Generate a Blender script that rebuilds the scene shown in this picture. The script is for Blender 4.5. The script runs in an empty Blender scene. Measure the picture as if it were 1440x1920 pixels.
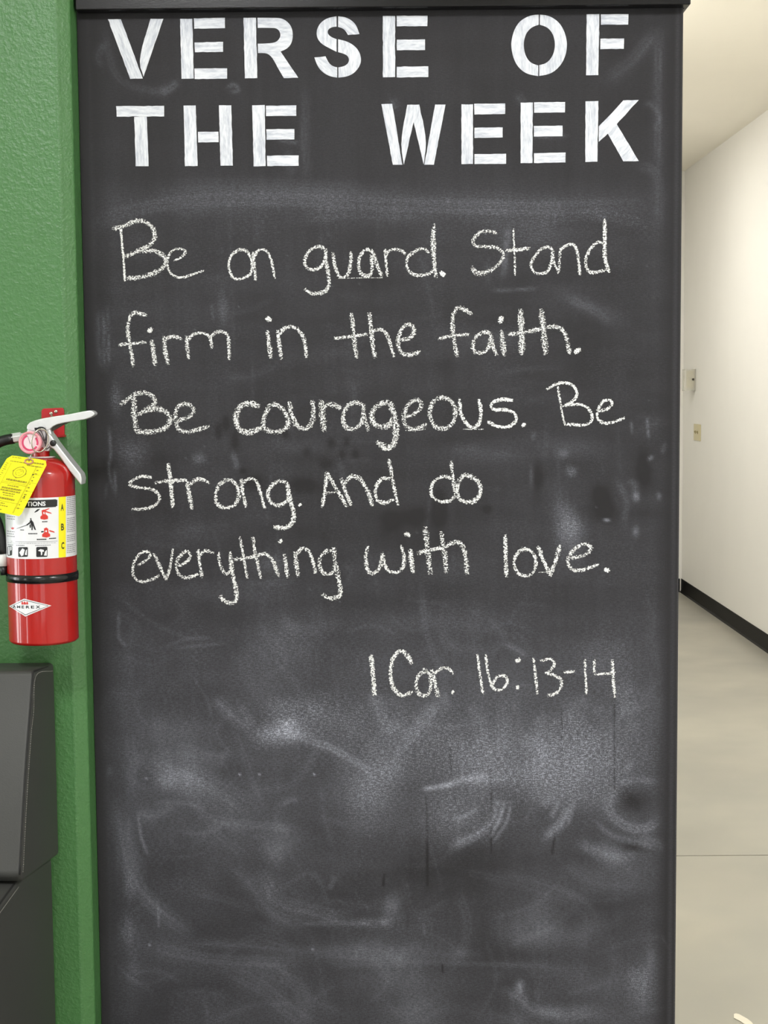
import bpy, bmesh, math, random
import numpy as np
from mathutils import Vector

random.seed(7)
rng = np.random.default_rng(11)
scene = bpy.context.scene
COL = scene.collection

# ------------------------------------------------------------------ camera
FPX, CX, CY = 2779.0, 720.0, 960.0
CAM_Z = 1.55
RHO = 0.0083                                    # slight clockwise roll
_a, _b = 10.0, 230.0                            # vanishing point of the hallway, from the image centre
_x0 = _a * math.cos(RHO) + _b * math.sin(RHO)
_y0 = -_a * math.sin(RHO) + _b * math.cos(RHO)
YAW = math.atan(_x0 / math.hypot(FPX, _y0))
PITCH = math.atan(_y0 / FPX)
F0 = Vector((-math.sin(YAW), math.cos(YAW), 0)); R0 = Vector((math.cos(YAW), math.sin(YAW), 0)); Z0 = Vector((0, 0, 1))
FW = F0 * math.cos(PITCH) - Z0 * math.sin(PITCH)
U0 = Z0 * math.cos(PITCH) + F0 * math.sin(PITCH)
RT = R0 * math.cos(RHO) - U0 * math.sin(RHO)
UP = U0 * math.cos(RHO) + R0 * math.sin(RHO)
EYE = Vector((0, 0, CAM_Z))
cd = bpy.data.cameras.new('camera')
cam = bpy.data.objects.new('camera', cd)
COL.objects.link(cam)
cd.sensor_fit = 'VERTICAL'; cd.sensor_height = 36.0; cd.lens = FPX / 1920.0 * 36.0
cd.clip_start = 0.02; cd.clip_end = 100
from mathutils import Matrix
cam.matrix_world = Matrix(((RT.x, UP.x, -FW.x, EYE.x), (RT.y, UP.y, -FW.y, EYE.y), (RT.z, UP.z, -FW.z, EYE.z), (0, 0, 0, 1)))
scene.camera = cam

# ------------------------------------------------------------------ world, lights, exposure
scene.view_settings.view_transform = 'Standard'
scene.view_settings.look = 'None'
scene.view_settings.gamma = 1.0
scene.view_settings.use_curve_mapping = False
scene.view_settings.exposure = -0.06
w = bpy.data.worlds.new('world'); scene.world = w; w.use_nodes = True
w.node_tree.nodes['Background'].inputs[0].default_value = (0.8, 0.9, 1.0, 1)
w.node_tree.nodes['Background'].inputs[1].default_value = 0.3

def area(name, loc, rot, sx, sy, power, colr):
    l = bpy.data.lights.new(name, 'AREA'); l.shape = 'RECTANGLE'; l.size = sx; l.size_y = sy
    l.energy = power; l.color = colr
    o = bpy.data.objects.new(name, l); COL.objects.link(o); o.location = loc; o.rotation_euler = rot
    return o
CEIL = 3.145
WARM = (0.975, 0.985, 1.0)
DAY = (0.94, 0.975, 1.0)
area('ceiling_troffer_and_fill', (-0.58, -0.05, CEIL - 0.03), (0, 0, 0), 0.6, 0.6, 64, WARM)      # the lamp just behind and above the camera
for x, y, p in ((1.7, 0.3, 60), (-1.4, -3.0, 10), (1.2, -3.0, 10)):  # the right-hand one is added fill for the booth's side
    area('ceiling_troffer_and_fill', (x, y, CEIL - 0.03), (0, 0, 0), 0.6, 0.6, p, WARM)
for x, y, p in ((1.1, 4.2, 27), (0.82, 6.4, 40), (0.72, 9.0, 31)):
    area('hall_troffer', (x, y, CEIL - 0.03), (0, 0, 0), 0.6, 0.6, p, (1.0, 0.985, 0.955))
for y, wd, p in ((1.75, 0.8, 64), (0.85, 0.30, 26), (-1.9, 0.5, 34)):       # tall windows in the far left wall
    area('daylight_window', (-4.40, y, 1.45), (0, math.radians(-90), 0), 2.7, wd, p, DAY)
for x, p in ((-1.9, 8), (1.1, 24)):                                          # added daylight-coloured panels behind the camera, frontal fill for the board
    area('rear_fill_panel', (x, -4.85, 1.35), (math.radians(90), 0, 0), 1.9, 2.5, p, DAY)

# ------------------------------------------------------------------ pixel helpers (a pixel of the photograph -> a point on a known surface)
def ray(x, y): return RT * ((x - CX) / FPX) + UP * ((CY - y) / FPX) + FW
def on(ax, v, x, y):
    d = ray(x, y); t = (v - EYE[ax]) / d[ax]; return EYE + d * t
def onY(x, y, Y): return on(1, Y, x, y)
def onX(x, y, X): return on(0, X, x, y)
def onZ(x, y, Z): return on(2, Z, x, y)

# ------------------------------------------------------------------ object helpers
def tag(o, label, cat, group=None, kind=None):
    o['label'] = label; o['category'] = cat
    if group: o['group'] = group
    if kind: o['kind'] = kind
    return o
def empty(name, loc, label, cat):
    o = bpy.data.objects.new(name, None); COL.objects.link(o); o.location = loc; o.empty_display_size = 0.05
    return tag(o, label, cat)
def wloc(p):
    v = Vector((0, 0, 0))
    while p is not None: v += Vector(p.location); p = p.parent
    return v
def mesh(name, verts, faces, mat, parent=None, smooth=False, uvs=None, bevel=0.0, segs=3, label=None, recalc=True):
    off = wloc(parent)
    me = bpy.data.meshes.new(name)
    me.from_pydata([tuple(Vector(v) - off) for v in verts], [], faces)
    if recalc:
        bm = bmesh.new(); bm.from_mesh(me); bmesh.ops.recalc_face_normals(bm, faces=bm.faces); bm.to_mesh(me); bm.free()
    if uvs is not None:
        uvl = me.uv_layers.new(name='UVMap')
        for lp in me.loops: uvl.data[lp.index].uv = uvs[lp.vertex_index]
    me.materials.append(mat)
    if smooth:
        for p in me.polygons: p.use_smooth = True
    o = bpy.data.objects.new(name, me); COL.objects.link(o)
    if parent is not None: o.parent = parent
    if bevel:
        m = o.modifiers.new('bevel', 'BEVEL'); m.width = bevel; m.segments = segs; m.limit_method = 'ANGLE'; m.angle_limit = math.radians(35)
        for p in me.polygons: p.use_smooth = True
        m.harden_normals = True
    if label: o['label'] = label
    return o
def struct(o):
    o['kind'] = 'structure'; return o
def join(parts):
    V, F = [], []
    for v, f in parts:
        n = len(V); V += list(v); F += [tuple(i + n for i in q) for q in f]
    return V, F
def box(x0, x1, y0, y1, z0, z1):
    V = [(x, y, z) for x in (x0, x1) for y in (y0, y1) for z in (z0, z1)]
    return V, [(0, 1, 3, 2), (4, 6, 7, 5), (0, 4, 5, 1), (2, 3, 7, 6), (0, 2, 6, 4), (1, 5, 7, 3)]
def prism(pts, vec):
    n = len(pts); vec = Vector(vec)
    V = [Vector(p) for p in pts] + [Vector(p) + vec for p in pts]
    F = [tuple(range(n)), tuple(range(2 * n - 1, n - 1, -1))] + [(i, (i + 1) % n, n + (i + 1) % n, n + i) for i in range(n)]
    return V, F
def spline(pts, step, closed=False):
    P = [np.array(p, float) for p in pts]
    if len(P) == 2: n = max(2, int(np.linalg.norm(P[1] - P[0]) / step)); return [P[0] + (P[1] - P[0]) * i / n for i in range(n + 1)]
    out = []
    N = len(P); rngi = range(N if closed else N - 1)
    for i in rngi:
        p1, p2 = P[i], P[(i + 1) % N]
        p0 = P[i - 1] if (i > 0 or closed) else p1 * 2 - p2
        p3 = P[(i + 2) % N] if (i + 2 < N or closed) else p2 * 2 - p1
        n = max(2, int(np.linalg.norm(p2 - p1) / step))
        for k in range(n):
            t = k / n
            out.append(0.5 * ((2 * p1) + (-p0 + p2) * t + (2 * p0 - 5 * p1 + 4 * p2 - p3) * t * t + (-p0 + 3 * p1 - 3 * p2 + p3) * t ** 3))
    if not closed: out.append(P[-1])
    return out
def tube(pts, r, n=10, closed=False, caps=True):
    P = [Vector(p) for p in pts]; N = len(P)
    rad = r if isinstance(r, (list, tuple)) else [r] * N
    V, F = [], []
    T = []
    for i in range(N):
        a = P[(i + 1) % N] if (closed or i < N - 1) else P[i]
        b = P[i - 1] if (closed or i > 0) else P[i]
        T.append((a - b).normalized())
    nrm = T[0].orthogonal().normalized()
    for i in range(N):
        nrm = (nrm - T[i] * nrm.dot(T[i])).normalized(); bi = T[i].cross(nrm)
        for k in range(n):
            a = 2 * math.pi * k / n
            V.append(P[i] + (nrm * math.cos(a) + bi * math.sin(a)) * rad[i])
    for i in range(N if closed else N - 1):
        for k in range(n):
            j = (i + 1) % N
            F.append((i * n + k, i * n + (k + 1) % n, j * n + (k + 1) % n, j * n + k))
    if caps and not closed:
        F.append(tuple(range(n))); F.append(tuple((N - 1) * n + k for k in range(n)))
    return V, F
def lathe(prof, c, n=48, axis='z'):
    V, F = [], []
    for r, h in prof:
        for k in range(n):
            a = 2 * math.pi * k / n
            if axis == 'z': V.append((c[0] + r * math.cos(a), c[1] + r * math.sin(a), c[2] + h))
            elif axis == 'y': V.append((c[0] + r * math.cos(a), c[1] + h, c[2] + r * math.sin(a)))
            else: V.append((c[0] + h, c[1] + r * math.cos(a), c[2] + r * math.sin(a)))
    for i in range(len(prof) - 1):
        for k in range(n): F.append((i * n + k, i * n + (k + 1) % n, (i + 1) * n + (k + 1) % n, (i + 1) * n + k))
    F.append(tuple(range(n))); F.append(tuple((len(prof) - 1) * n + k for k in range(n)))
    return V, F

# ------------------------------------------------------------------ materials
def lin(c): return tuple(((v / 255) / 12.92 if v / 255 <= 0.04045 else ((v / 255 + 0.055) / 1.055) ** 2.4) for v in c)
class NT:
    def __init__(s, name):
        s.m = bpy.data.materials.new(name); s.m.use_nodes = True
        s.t = s.m.node_tree; s.b = s.t.nodes['Principled BSDF']; s.out = s.t.nodes['Material Output']
    def n(s, typ, **kw):
        nd = s.t.nodes.new(typ)
        for k, v in kw.items():
            if k.startswith('i_'):
                key = k[2:]; nd.inputs[int(key) if key.isdigit() else key.replace('_', ' ')].default_value = v
            else: setattr(nd, k, v)
        return nd
    def l(s, a, b): s.t.links.new(a, b)
    def coord(s, scale=(1, 1, 1)):
        c = s.n('ShaderNodeTexCoord'); m = s.n('ShaderNodeMapping'); m.inputs['Scale'].default_value = scale
        s.l(c.outputs['Object'], m.inputs['Vector']); return m.outputs[0]
    def noise(s, scale, detail=3, rough=0.55, vec=None):
        nd = s.n('ShaderNodeTexNoise'); nd.inputs['Scale'].default_value = scale; nd.inputs['Detail'].default_value = detail; nd.inputs['Roughness'].default_value = rough
        s.l(vec if vec is not None else s.coord(), nd.inputs['Vector']); return nd.outputs['Fac']
    def math(s, op, a, b=None, c=None):
        nd = s.n('ShaderNodeMath', operation=op)
        for i, v in enumerate((a, b, c)):
            if v is None: continue
            if isinstance(v, (int, float)): nd.inputs[i].default_value = v
            else: s.l(v, nd.inputs[i])
        return nd.outputs[0]
    def rng(s, v, a, b, c, d):
        nd = s.n('ShaderNodeMapRange'); s.l(v, nd.inputs[0])
        for i, q in enumerate((a, b, c, d)):
            if isinstance(q, (int, float)): nd.inputs[i + 1].default_value = q
            else: s.l(q, nd.inputs[i + 1])
        return nd.outputs[0]
    def mix(s, f, a, b):
        nd = s.n('ShaderNodeMix', data_type='RGBA')
        if isinstance(f, (int, float)): nd.inputs[0].default_value = f
        else: s.l(f, nd.inputs[0])
        for i, v in ((6, a), (7, b)):
            if isinstance(v, tuple): nd.inputs[i].default_value = v if len(v) == 4 else v + (1,)
            else: s.l(v, nd.inputs[i])
        return nd.outputs[2]
    def bump(s, h, strength, dist):
        nd = s.n('ShaderNodeBump'); nd.inputs['Strength'].default_value = strength; nd.inputs['Distance'].default_value = dist
        s.l(h, nd.inputs['Height']); s.l(nd.outputs[0], s.b.inputs['Normal'])
    def base(s, c):
        if isinstance(c, tuple): s.b.inputs['Base Color'].default_value = c + (1,)
        else: s.l(c, s.b.inputs['Base Color'])
    def set(s, **kw):
        for k, v in kw.items(): s.b.inputs[k.replace('_', ' ')].default_value = v
        return s
def simple(name, c, rough=0.5, metal=0.0, var=0.06, scale=30, bump=0.0, bscale=200, coat=0.0, spec=0.5):
    m = NT(name); f = m.noise(scale)
    m.base(m.mix(f, tuple(v * (1 - var) for v in c), tuple(min(1, v * (1 + var)) for v in c)))
    m.set(Roughness=rough, Metallic=metal); m.b.inputs['Specular IOR Level'].default_value = spec
    if coat: m.set(Coat_Weight=coat, Coat_Roughness=0.05)
    if bump: m.bump(m.noise(bscale), bump, 0.002)
    return m.m

def green_mat():
    m = NT('green_orange_peel_paint')
    n1 = m.noise(230, 2, 0.5); n2 = m.noise(95, 2, 0.5)
    f = m.noise(3, 3)
    m.base(m.mix(f, lin((66, 112, 60)), lin((73, 121, 68))))
    h = m.math('ADD', m.rng(n1, 0.42, 0.68, 0, 1), m.math('MULTIPLY', m.rng(n2, 0.45, 0.7, 0, 1), 1.3))
    # beaded ridge of paint where the flat wall meets the corner bead
    tc = m.n('ShaderNodeTexCoord'); sx = m.n('ShaderNodeSeparateXYZ'); m.l(tc.outputs['Object'], sx.inputs[0])
    off = m.math('ABSOLUTE', m.math('SUBTRACT', sx.outputs[0], -0.4966 - 0.0185))
    ridge = m.rng(off, 0.0, 0.0045, 1.0, 0.0)
    h = m.math('ADD', h, m.math('MULTIPLY', ridge, m.math('ADD', m.math('MULTIPLY', m.rng(m.noise(300, 2, 0.5), 0.4, 0.62, 0, 1), 3.0), 1.0)))
    m.bump(h, 0.19, 0.0018); m.set(Roughness=0.38); m.b.inputs['Specular IOR Level'].default_value = 0.6
    return m.m
def board_mat():
    m = NT('chalkboard_paint')
    at = m.n('ShaderNodeAttribute', attribute_name='dust')
    sep = m.n('ShaderNodeSeparateColor'); m.l(at.outputs['Color'], sep.inputs[0])
    dust, speck = sep.outputs[0], sep.outputs[1]
    g1 = m.noise(1, 3, 0.6, m.coord((150, 150, 480)))           # roller texture, longer across
    g2 = m.noise(520, 2, 0.6)
    g3 = m.noise(1, 2, 0.6, m.coord((520, 300, 140)))
    g = m.math('ADD', m.math('MULTIPLY', g1, 0.45), m.math('ADD', m.math('MULTIPLY', g2, 0.4), m.math('MULTIPLY', g3, 0.15)))
    gg = m.rng(g, 0.38, 0.62, 0.45, 1.55)
    d = m.math('MULTIPLY', dust, gg)
    d2 = m.math('MULTIPLY', speck, m.rng(g, 0.50, 0.59, 0.0, 0.95))
    dd = m.math('ADD', d, d2)
    dd = m.math('MINIMUM', dd, 1.0)
    base = m.mix(m.noise(2.2, 4), lin((36, 34, 36)), lin((42, 40, 42)))
    m.base(m.mix(dd, base, lin((208, 211, 226))))
    m.set(Roughness=0.6); m.b.inputs['Specular IOR Level'].default_value = 0.22
    m.bump(g1, 0.12, 0.001)
    return m.m
def chalk_mat():
    m = NT('white_chalk')
    uv = m.n('ShaderNodeUVMap'); sx = m.n('ShaderNodeSeparateXYZ'); m.l(uv.outputs[0], sx.inputs[0])
    press, v = sx.outputs[0], sx.outputs[1]
    n1 = m.noise(1, 3, 0.65, m.coord((330, 330, 420)))
    n2 = m.noise(900, 1, 0.5)
    n = m.math('ADD', m.math('MULTIPLY', n1, 0.72), m.math('MULTIPLY', n2, 0.28))
    v2 = m.math('POWER', v, 3.0)
    thr = m.math('ADD', m.math('MULTIPLY_ADD', press, -0.17, 0.568), m.math('MULTIPLY', v2, 0.15))
    al = m.rng(n, m.math('SUBTRACT', thr, 0.035), m.math('ADD', thr, 0.035), 0.0, 0.97)
    m.base(m.mix(n2, lin((238, 238, 236)), lin((250, 250, 249)))); m.set(Roughness=0.95); m.b.inputs['Specular IOR Level'].default_value = 0.1
    tr = m.n('ShaderNodeBsdfTransparent'); mx = m.n('ShaderNodeMixShader')
    m.l(al, mx.inputs[0]); m.l(tr.outputs[0], mx.inputs[1]); m.l(m.b.outputs[0], mx.inputs[2]); m.l(mx.outputs[0], m.out.inputs[0])
    return m.m
def paint_mat():
    m = NT('brushed_white_paint')
    uv = m.n('ShaderNodeUVMap')
    mp = m.n('ShaderNodeMapping'); mp.inputs['Scale'].default_value = (0.016, 0.11, 1); m.l(uv.outputs[0], mp.inputs[0])
    n1 = m.noise(1, 4, 0.6, mp.outputs[0])
    mp2 = m.n('ShaderNodeMapping'); mp2.inputs['Scale'].default_value = (0.07, 0.28, 1); m.l(uv.outputs[0], mp2.inputs[0])
    n2 = m.noise(1, 3, 0.6, mp2.outputs[0])
    f = m.math('ADD', m.math('MULTIPLY', n1, 0.6), m.math('MULTIPLY', n2, 0.4))
    f = m.rng(f, 0.38, 0.56, 0.0, 1.0)
    m.base(m.mix(f, lin((190, 194, 206)), lin((229, 231, 238)))); m.set(Roughness=0.55)
    m.bump(f, 0.25, 0.0008)
    return m.m
def floor_mat():
    m = NT('polished_concrete')
    n1 = m.noise(1.3, 3, 0.5); n2 = m.noise(3.2, 2, 0.5)
    c1 = m.mix(m.rng(n1, 0.15, 0.85, 0, 1), lin((146, 143, 132)), lin((186, 180, 163)))
    c2 = m.mix(m.math('MULTIPLY', m.rng(n2, 0.15, 0.9, 0, 1), 0.5), c1, lin((140, 141, 134)))
    m.base(c2); m.set(Roughness=0.28); m.b.inputs['Specular IOR Level'].default_value = 0.45
    m.l(m.rng(n2, 0.1, 0.9, 0.26, 0.36), m.b.inputs['Roughness'])
    return m.m
def leather_mat():
    m = NT('grey_vinyl')
    v = m.n('ShaderNodeTexVoronoi'); v.inputs['Scale'].default_value = 420; m.l(m.coord(), v.inputs['Vector'])
    m.base(m.mix(m.noise(6), lin((60, 60, 58)), lin((66, 66, 64)))); m.set(Roughness=0.5); m.b.inputs['Specular IOR Level'].default_value = 0.35
    m.bump(v.outputs['Distance'], 0.08, 0.001)
    return m.m
def clear_mat():
    m = NT('clear_plastic')
    m.base(m.mix(m.noise(40), lin((238, 236, 226)), lin((244, 242, 234)))); m.set(Roughness=0.12)
    tr = m.n('ShaderNodeBsdfTransparent'); tr.inputs[0].default_value = (0.99, 0.99, 0.98, 1)
    mx = m.n('ShaderNodeMixShader'); mx.inputs[0].default_value = 0.3
    m.l(tr.outputs[0], mx.inputs[1]); m.l(m.b.outputs[0], mx.inputs[2]); m.l(mx.outputs[0], m.out.inputs[0])
    return m.m

GREEN = green_mat(); BOARD = board_mat(); CHALK = chalk_mat(); PAINT = paint_mat(); FLOOR = floor_mat(); VINYL = leather_mat(); CLEAR = clear_mat()
CREAM = simple('cream_wall_paint', lin((237, 235, 229)), 0.7, var=0.02, scale=4, bump=0.05, bscale=160)
PLAINW = simple('plain_white_wall_paint', lin((222, 222, 220)), 0.75, var=0.02, scale=4)
CEILM = simple('ceiling_paint', lin((242, 237, 224)), 0.8, var=0.02, scale=3, bump=0.04, bscale=120)
BLACKTRIM = simple('black_gloss_trim_paint', lin((20, 19, 21)), 0.2, var=0.15, scale=60, bump=0.05, bscale=420, spec=0.28)
COVE = simple('black_rubber_cove', lin((12, 11, 10)), 0.5, var=0.2, scale=20, spec=0.15)
RED = simple('red_enamel', lin((168, 13, 6)), 0.35, var=0.05, scale=12, coat=0.8, spec=0.3)
BRACKRED = simple('red_bracket_paint', lin((170, 24, 30)), 0.4, var=0.15, scale=80, bump=0.15)
ALU = simple('cast_aluminium', lin((226, 227, 228)), 0.36, metal=0.55, var=0.08, scale=90, bump=0.06, bscale=300)
STEEL = simple('polished_steel_wire', lin((190, 186, 170)), 0.25, metal=0.8, var=0.1, scale=80)
BLACKRUB = simple('black_rubber', lin((20, 20, 21)), 0.38, var=0.2, scale=50)
BLACKBAND = simple('black_plastic_band', lin((12, 12, 13)), 0.18, var=0.1)
WHITEPL = simple('white_plastic', lin((225, 226, 222)), 0.35, var=0.04)
LABELW = simple('white_label_vinyl', lin((226, 226, 228)), 0.3, var=0.03, coat=0.3)
YEL = simple('yellow_tag_card', lin((250, 240, 20)), 0.4, var=0.04, scale=60)
YELL = simple('yellow_label_ink', lin((240, 226, 20)), 0.35, var=0.03)
INK = simple('black_ink', lin((22, 22, 24)), 0.35, var=0.1)
GREYINK = simple('grey_fine_print_ink', lin((135, 135, 140)), 0.4, var=0.2, scale=400)
OLIVEINK = simple('olive_tag_ink', lin((150, 140, 20)), 0.5, var=0.3, scale=300)
REDINK = simple('red_ink', lin((205, 50, 40)), 0.35, var=0.1)
PINK = simple('pink_gauge_rim', lin((232, 150, 160)), 0.2, var=0.1, coat=0.5)
DIAL = simple('white_gauge_dial', lin((238, 214, 220)), 0.3, var=0.04)
DIALRED = simple('gauge_red_band', lin((214, 70, 110)), 0.3, var=0.1)
GROM = simple('brown_eyelet', lin((190, 140, 110)), 0.4, var=0.1, metal=0.3)
BEIGE = simple('ivory_switch_plastic', lin((205, 195, 155)), 0.4, var=0.04)
BEIGED = simple('thermostat_beige', lin((208, 196, 148)), 0.4, var=0.04)
DARKPL = simple('dark_plastic', lin((60, 54, 44)), 0.4, var=0.1)
GREYPL = simple('grey_plastic', lin((176, 172, 160)), 0.4, var=0.06)
THREAD = simple('grey_thread', lin((118, 116, 110)), 0.8, var=0.2, scale=300)
SEAMDK = simple('dark_seam', lin((26, 26, 25)), 0.8, var=0.2, scale=300)
TAPE = simple('worn_white_tape', lin((225, 218, 198)), 0.6, var=0.06, scale=60)

# ------------------------------------------------------------------ the setting
YB = 2.43                       # chalkboard face
XL, XR = -0.4966, 0.4755        # its left and right edges
YG = 2.367                      # green wall face
XWR = 2.205                     # right wall of the hallway
YF = 11.17                      # end of the hallway
X0, Y0 = -4.5, -5.0

def struct_box(name, b, mat): return struct(mesh(name, *box(*b), mat))
# floor with a sawn control joint across it
JY = onZ(1350, 1604, 0).y
prof = [(Y0, 0), (JY - 0.004, 0), (JY - 0.0028, -0.006), (JY + 0.0028, -0.006), (JY + 0.004, 0), (YF + 0.1, 0), (YF + 0.1, -0.1), (Y0, -0.1)]
struct(mesh('floor', *prism([(X0 - 0.1, y, z) for y, z in prof], (XWR + 0.2 - X0, 0, 0)), FLOOR))
struct_box('ceiling', (X0 - 0.1, XWR + 0.1, Y0 - 0.1, YF + 0.1, CEIL, CEIL + 0.1), CEILM)
struct_box('wall_right', (XWR, XWR + 0.1, Y0, YF + 0.1, 0, CEIL), CREAM)
struct_box('wall_back', (XR - 0.3, XWR, YF, YF + 0.1, 0, CEIL), CREAM)
struct_box('wall_front', (X0 - 0.1, XWR + 0.1, Y0 - 0.1, Y0, 0, CEIL), PLAINW)
struct_box('wall_side', (X0 - 0.1, X0, Y0, YG, 0, CEIL), PLAINW)
struct_box('wall_center', (XL + 0.002, XR - 0.003, YB + 0.0125, YF, 0, CEIL), CREAM)
# green wall with a bullnose corner
rb = 0.019
def bez(a, b, c, n=5): return [tuple(a[k] * (1 - t) ** 2 + b[k] * 2 * t * (1 - t) + c[k] * t * t for k in range(2)) for t in [i / n for i in range(n + 1)]]
cx0, cx1, cy1 = XL - rb, XL, YG + 0.0165
cor = bez((cx0 - 0.004, YG), (cx0, YG), (cx0 + 0.003, YG + 0.0026)) + bez((cx1 - 0.0022, cy1 - 0.002), (cx1, cy1), (cx1, cy1 + 0.003))
pts = [(X0, YG, 0)] + [(x, y, 0) for x, y in cor] + [(XL, YB + 0.0125, 0), (XL, YB + 0.2, 0), (X0, YB + 0.2, 0)]
gw = struct(mesh('wall_left', *prism(pts, (0, 0, CEIL)), GREEN, smooth=True))
gw.modifiers.new('es', 'EDGE_SPLIT').split_angle = math.radians(30)
# black header trim wrapping round the end of the wall
tz = onY(720, 13.5, YB - 0.024).z
xr = onY(1295.5, 8, YB - 0.024).x
tp = [(XL + 0.003, YB - 0.024), (xr, YB - 0.024), (xr, YB + 0.35), (XR, YB + 0.35), (XR, YB - 0.0002), (XL + 0.003, YB - 0.0002)]
struct(mesh('trim_1', *prism([(x, y, tz) for x, y in tp], (0, 0, 0.14)), BLACKTRIM, bevel=0.002))
# rubber cove base: a thin strip with a curved toe
def cove(name, x0, x1, y0, y1, axis):
    prof = [(0, 0.0), (0.016, 0.0), (0.013, 0.003), (0.007, 0.009), (0.0045, 0.018), (0.004, 0.1), (0.0025, 0.102), (0, 0.102)]
    if axis == 'y': p = [(x0 - d, y0, z) for d, z in prof]; v = (0, y1 - y0, 0)
    else: p = [(x0, y0 - d, z) for d, z in prof]; v = (x1 - x0, 0, 0)
    o = struct(mesh(name, *prism(p, v), COVE, smooth=False)); return o
cove('baseboard_right', XWR, 0, Y0, YF - 0.002, 'y')
cove('baseboard_back', XR, XWR - 0.0145, YF, 0, 'x')

# ------------------------------------------------------------------ chalkboard
bx = empty('chalkboard', (0, YB, 0), 'tall black chalkboard covering the wall end, stencilled heading above a handwritten verse', 'chalkboard')

def vnoise(shape, cells, seed):
    r = np.random.default_rng(seed); g = r.random((cells[0] + 2, cells[1] + 2))
    yy = np.linspace(0, cells[0], shape[0]); xx = np.linspace(0, cells[1], shape[1])
    yi = yy.astype(int); xi = xx.astype(int); fy = yy - yi; fx = xx - xi
    fy = (fy * fy * (3 - 2 * fy))[:, None]; fx = (fx * fx * (3 - 2 * fx))[None]
    a = g[yi][:, xi]; b = g[yi][:, xi + 1]; c = g[yi + 1][:, xi]; d = g[yi + 1][:, xi + 1]
    return (a * (1 - fx) + b * fx) * (1 - fy) + (c * (1 - fx) + d * fx) * fy
def fbm(shape, c0, seed, oct=5):
    t = 0; amp = 1; s = 0
    for k in range(oct):
        t = t + amp * vnoise(shape, (c0[0] * 2 ** k, c0[1] * 2 ** k), seed + k); s += amp; amp *= 0.55
    return t / s

ZB0, ZB1 = 0.0, tz + 0.03
NX, NZ = 420, 880
gx = np.linspace(XL, XR, NX); gz = np.linspace(ZB1, 0.02, NZ)
GXX, GZZ = np.meshgrid(gx, gz)
dvec = np.stack([GXX - EYE.x, np.full_like(GXX, YB - EYE.y), GZZ - EYE.z], -1)
dep = dvec @ np.array(FW)
PX = CX + FPX * (dvec @ np.array(RT)) / dep
PY = CY - FPX * (dvec @ np.array(UP)) / dep
SH = PX.shape
N1 = fbm(SH, (6, 4), 1); N2 = fbm(SH, (14, 9), 20); N3 = fbm(SH, (40, 22), 40, 4); N4 = fbm(SH, (90, 10), 60, 3); N5 = fbm(SH, (7, 70), 80, 3)
dust = np.zeros(SH); speck = np.zeros(SH)
def blob(x, y, rx, ry, amp, ang=0, rag=0.7, sp=0.0):
    global dust, speck
    a = math.radians(ang); dx = PX - x; dy = PY - y
    dx = dx + (N2 - 0.5) * rx * rag * 1.6; dy = dy + (N3 - 0.5) * ry * rag * 1.6
    u = (dx * math.cos(a) + dy * math.sin(a)) / rx; v = (-dx * math.sin(a) + dy * math.cos(a)) / ry
    g = np.exp(-(u * u + v * v) * 0.9) * (0.6 + 0.8 * N3)
    dust = dust + amp * g; speck = speck + sp * g
def arc(pts, wd, amp, sp=0.0, fade=True, streak=0.6):
    global dust, speck
    P = np.array(spline(pts, 8)); n = len(P)
    x0, x1, y0, y1 = P[:, 0].min() - 4 * wd, P[:, 0].max() + 4 * wd, P[:, 1].min() - 4 * wd, P[:, 1].max() + 4 * wd
    m = (PX > x0) & (PX < x1) & (PY > y0) & (PY < y1)
    if not m.any(): return
    qx, qy = PX[m], PY[m]
    best = np.full(qx.shape, 1e9); side = np.zeros(qx.shape); tt = np.zeros(qx.shape)
    for i in range(n - 1):
        a, b = P[i], P[i + 1]; d = b - a; L = max(1e-6, d @ d)
        t = np.clip(((qx - a[0]) * d[0] + (qy - a[1]) * d[1]) / L, 0, 1)
        ex = qx - a[0] - t * d[0]; ey = qy - a[1] - t * d[1]; dd = np.hypot(ex, ey)
        s = np.sign(ex * d[1] - ey * d[0]) * dd
        k = dd < best; best[k] = dd[k]; side[k] = s[k]; tt[k] = (i + t[k]) / (n - 1)
    wdn = wd * (0.7 + 0.6 * N2[m])
    g = np.exp(-(best / wdn) ** 2)
    ph = rng.random() * 6
    st = 1 - streak * 0.5 + streak * 0.5 * np.sin(side / wd * 5.0 + ph + 2 * N2[m]) * np.sin(side / wd * 11 + ph * 2)
    if fade: g = g * np.clip(np.minimum(tt, 1 - tt) * 5 + 0.25, 0, 1)
    g = g * st * (0.55 + 0.9 * N3[m])
    dust[m] += amp * g; speck[m] += sp * g

# overall veil of dust, thicker below the verse
def lerp_profile(y, pts):
    ys, vs = zip(*pts); return np.interp(y, ys, vs)
veil = lerp_profile(PY, [(0, .012), (330, .016), (375, .034), (430, .026), (520, .018), (900, .02), (1130, .024), (1230, .05), (1400, .062), (1540, .058), (1620, .044), (1720, .036), (1790, .046), (1920, .05), (3200, .04)])
dust += veil * (0.45 + 1.1 * N2) + (N4 - 0.5) * 0.022 * np.clip((PY - 330) / 80, 0.3, 1) + (N5 - 0.5) * 0.012
dust += np.clip(N1 - 0.5, 0, 1) * 0.10 * np.clip((PY - 1050) / 300, 0.25, 1)
speck += 0.03 * np.clip(N3 - 0.45, 0, 1) * np.clip((PY - 350) / 60, 0.0, 1) * 2.0
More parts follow.
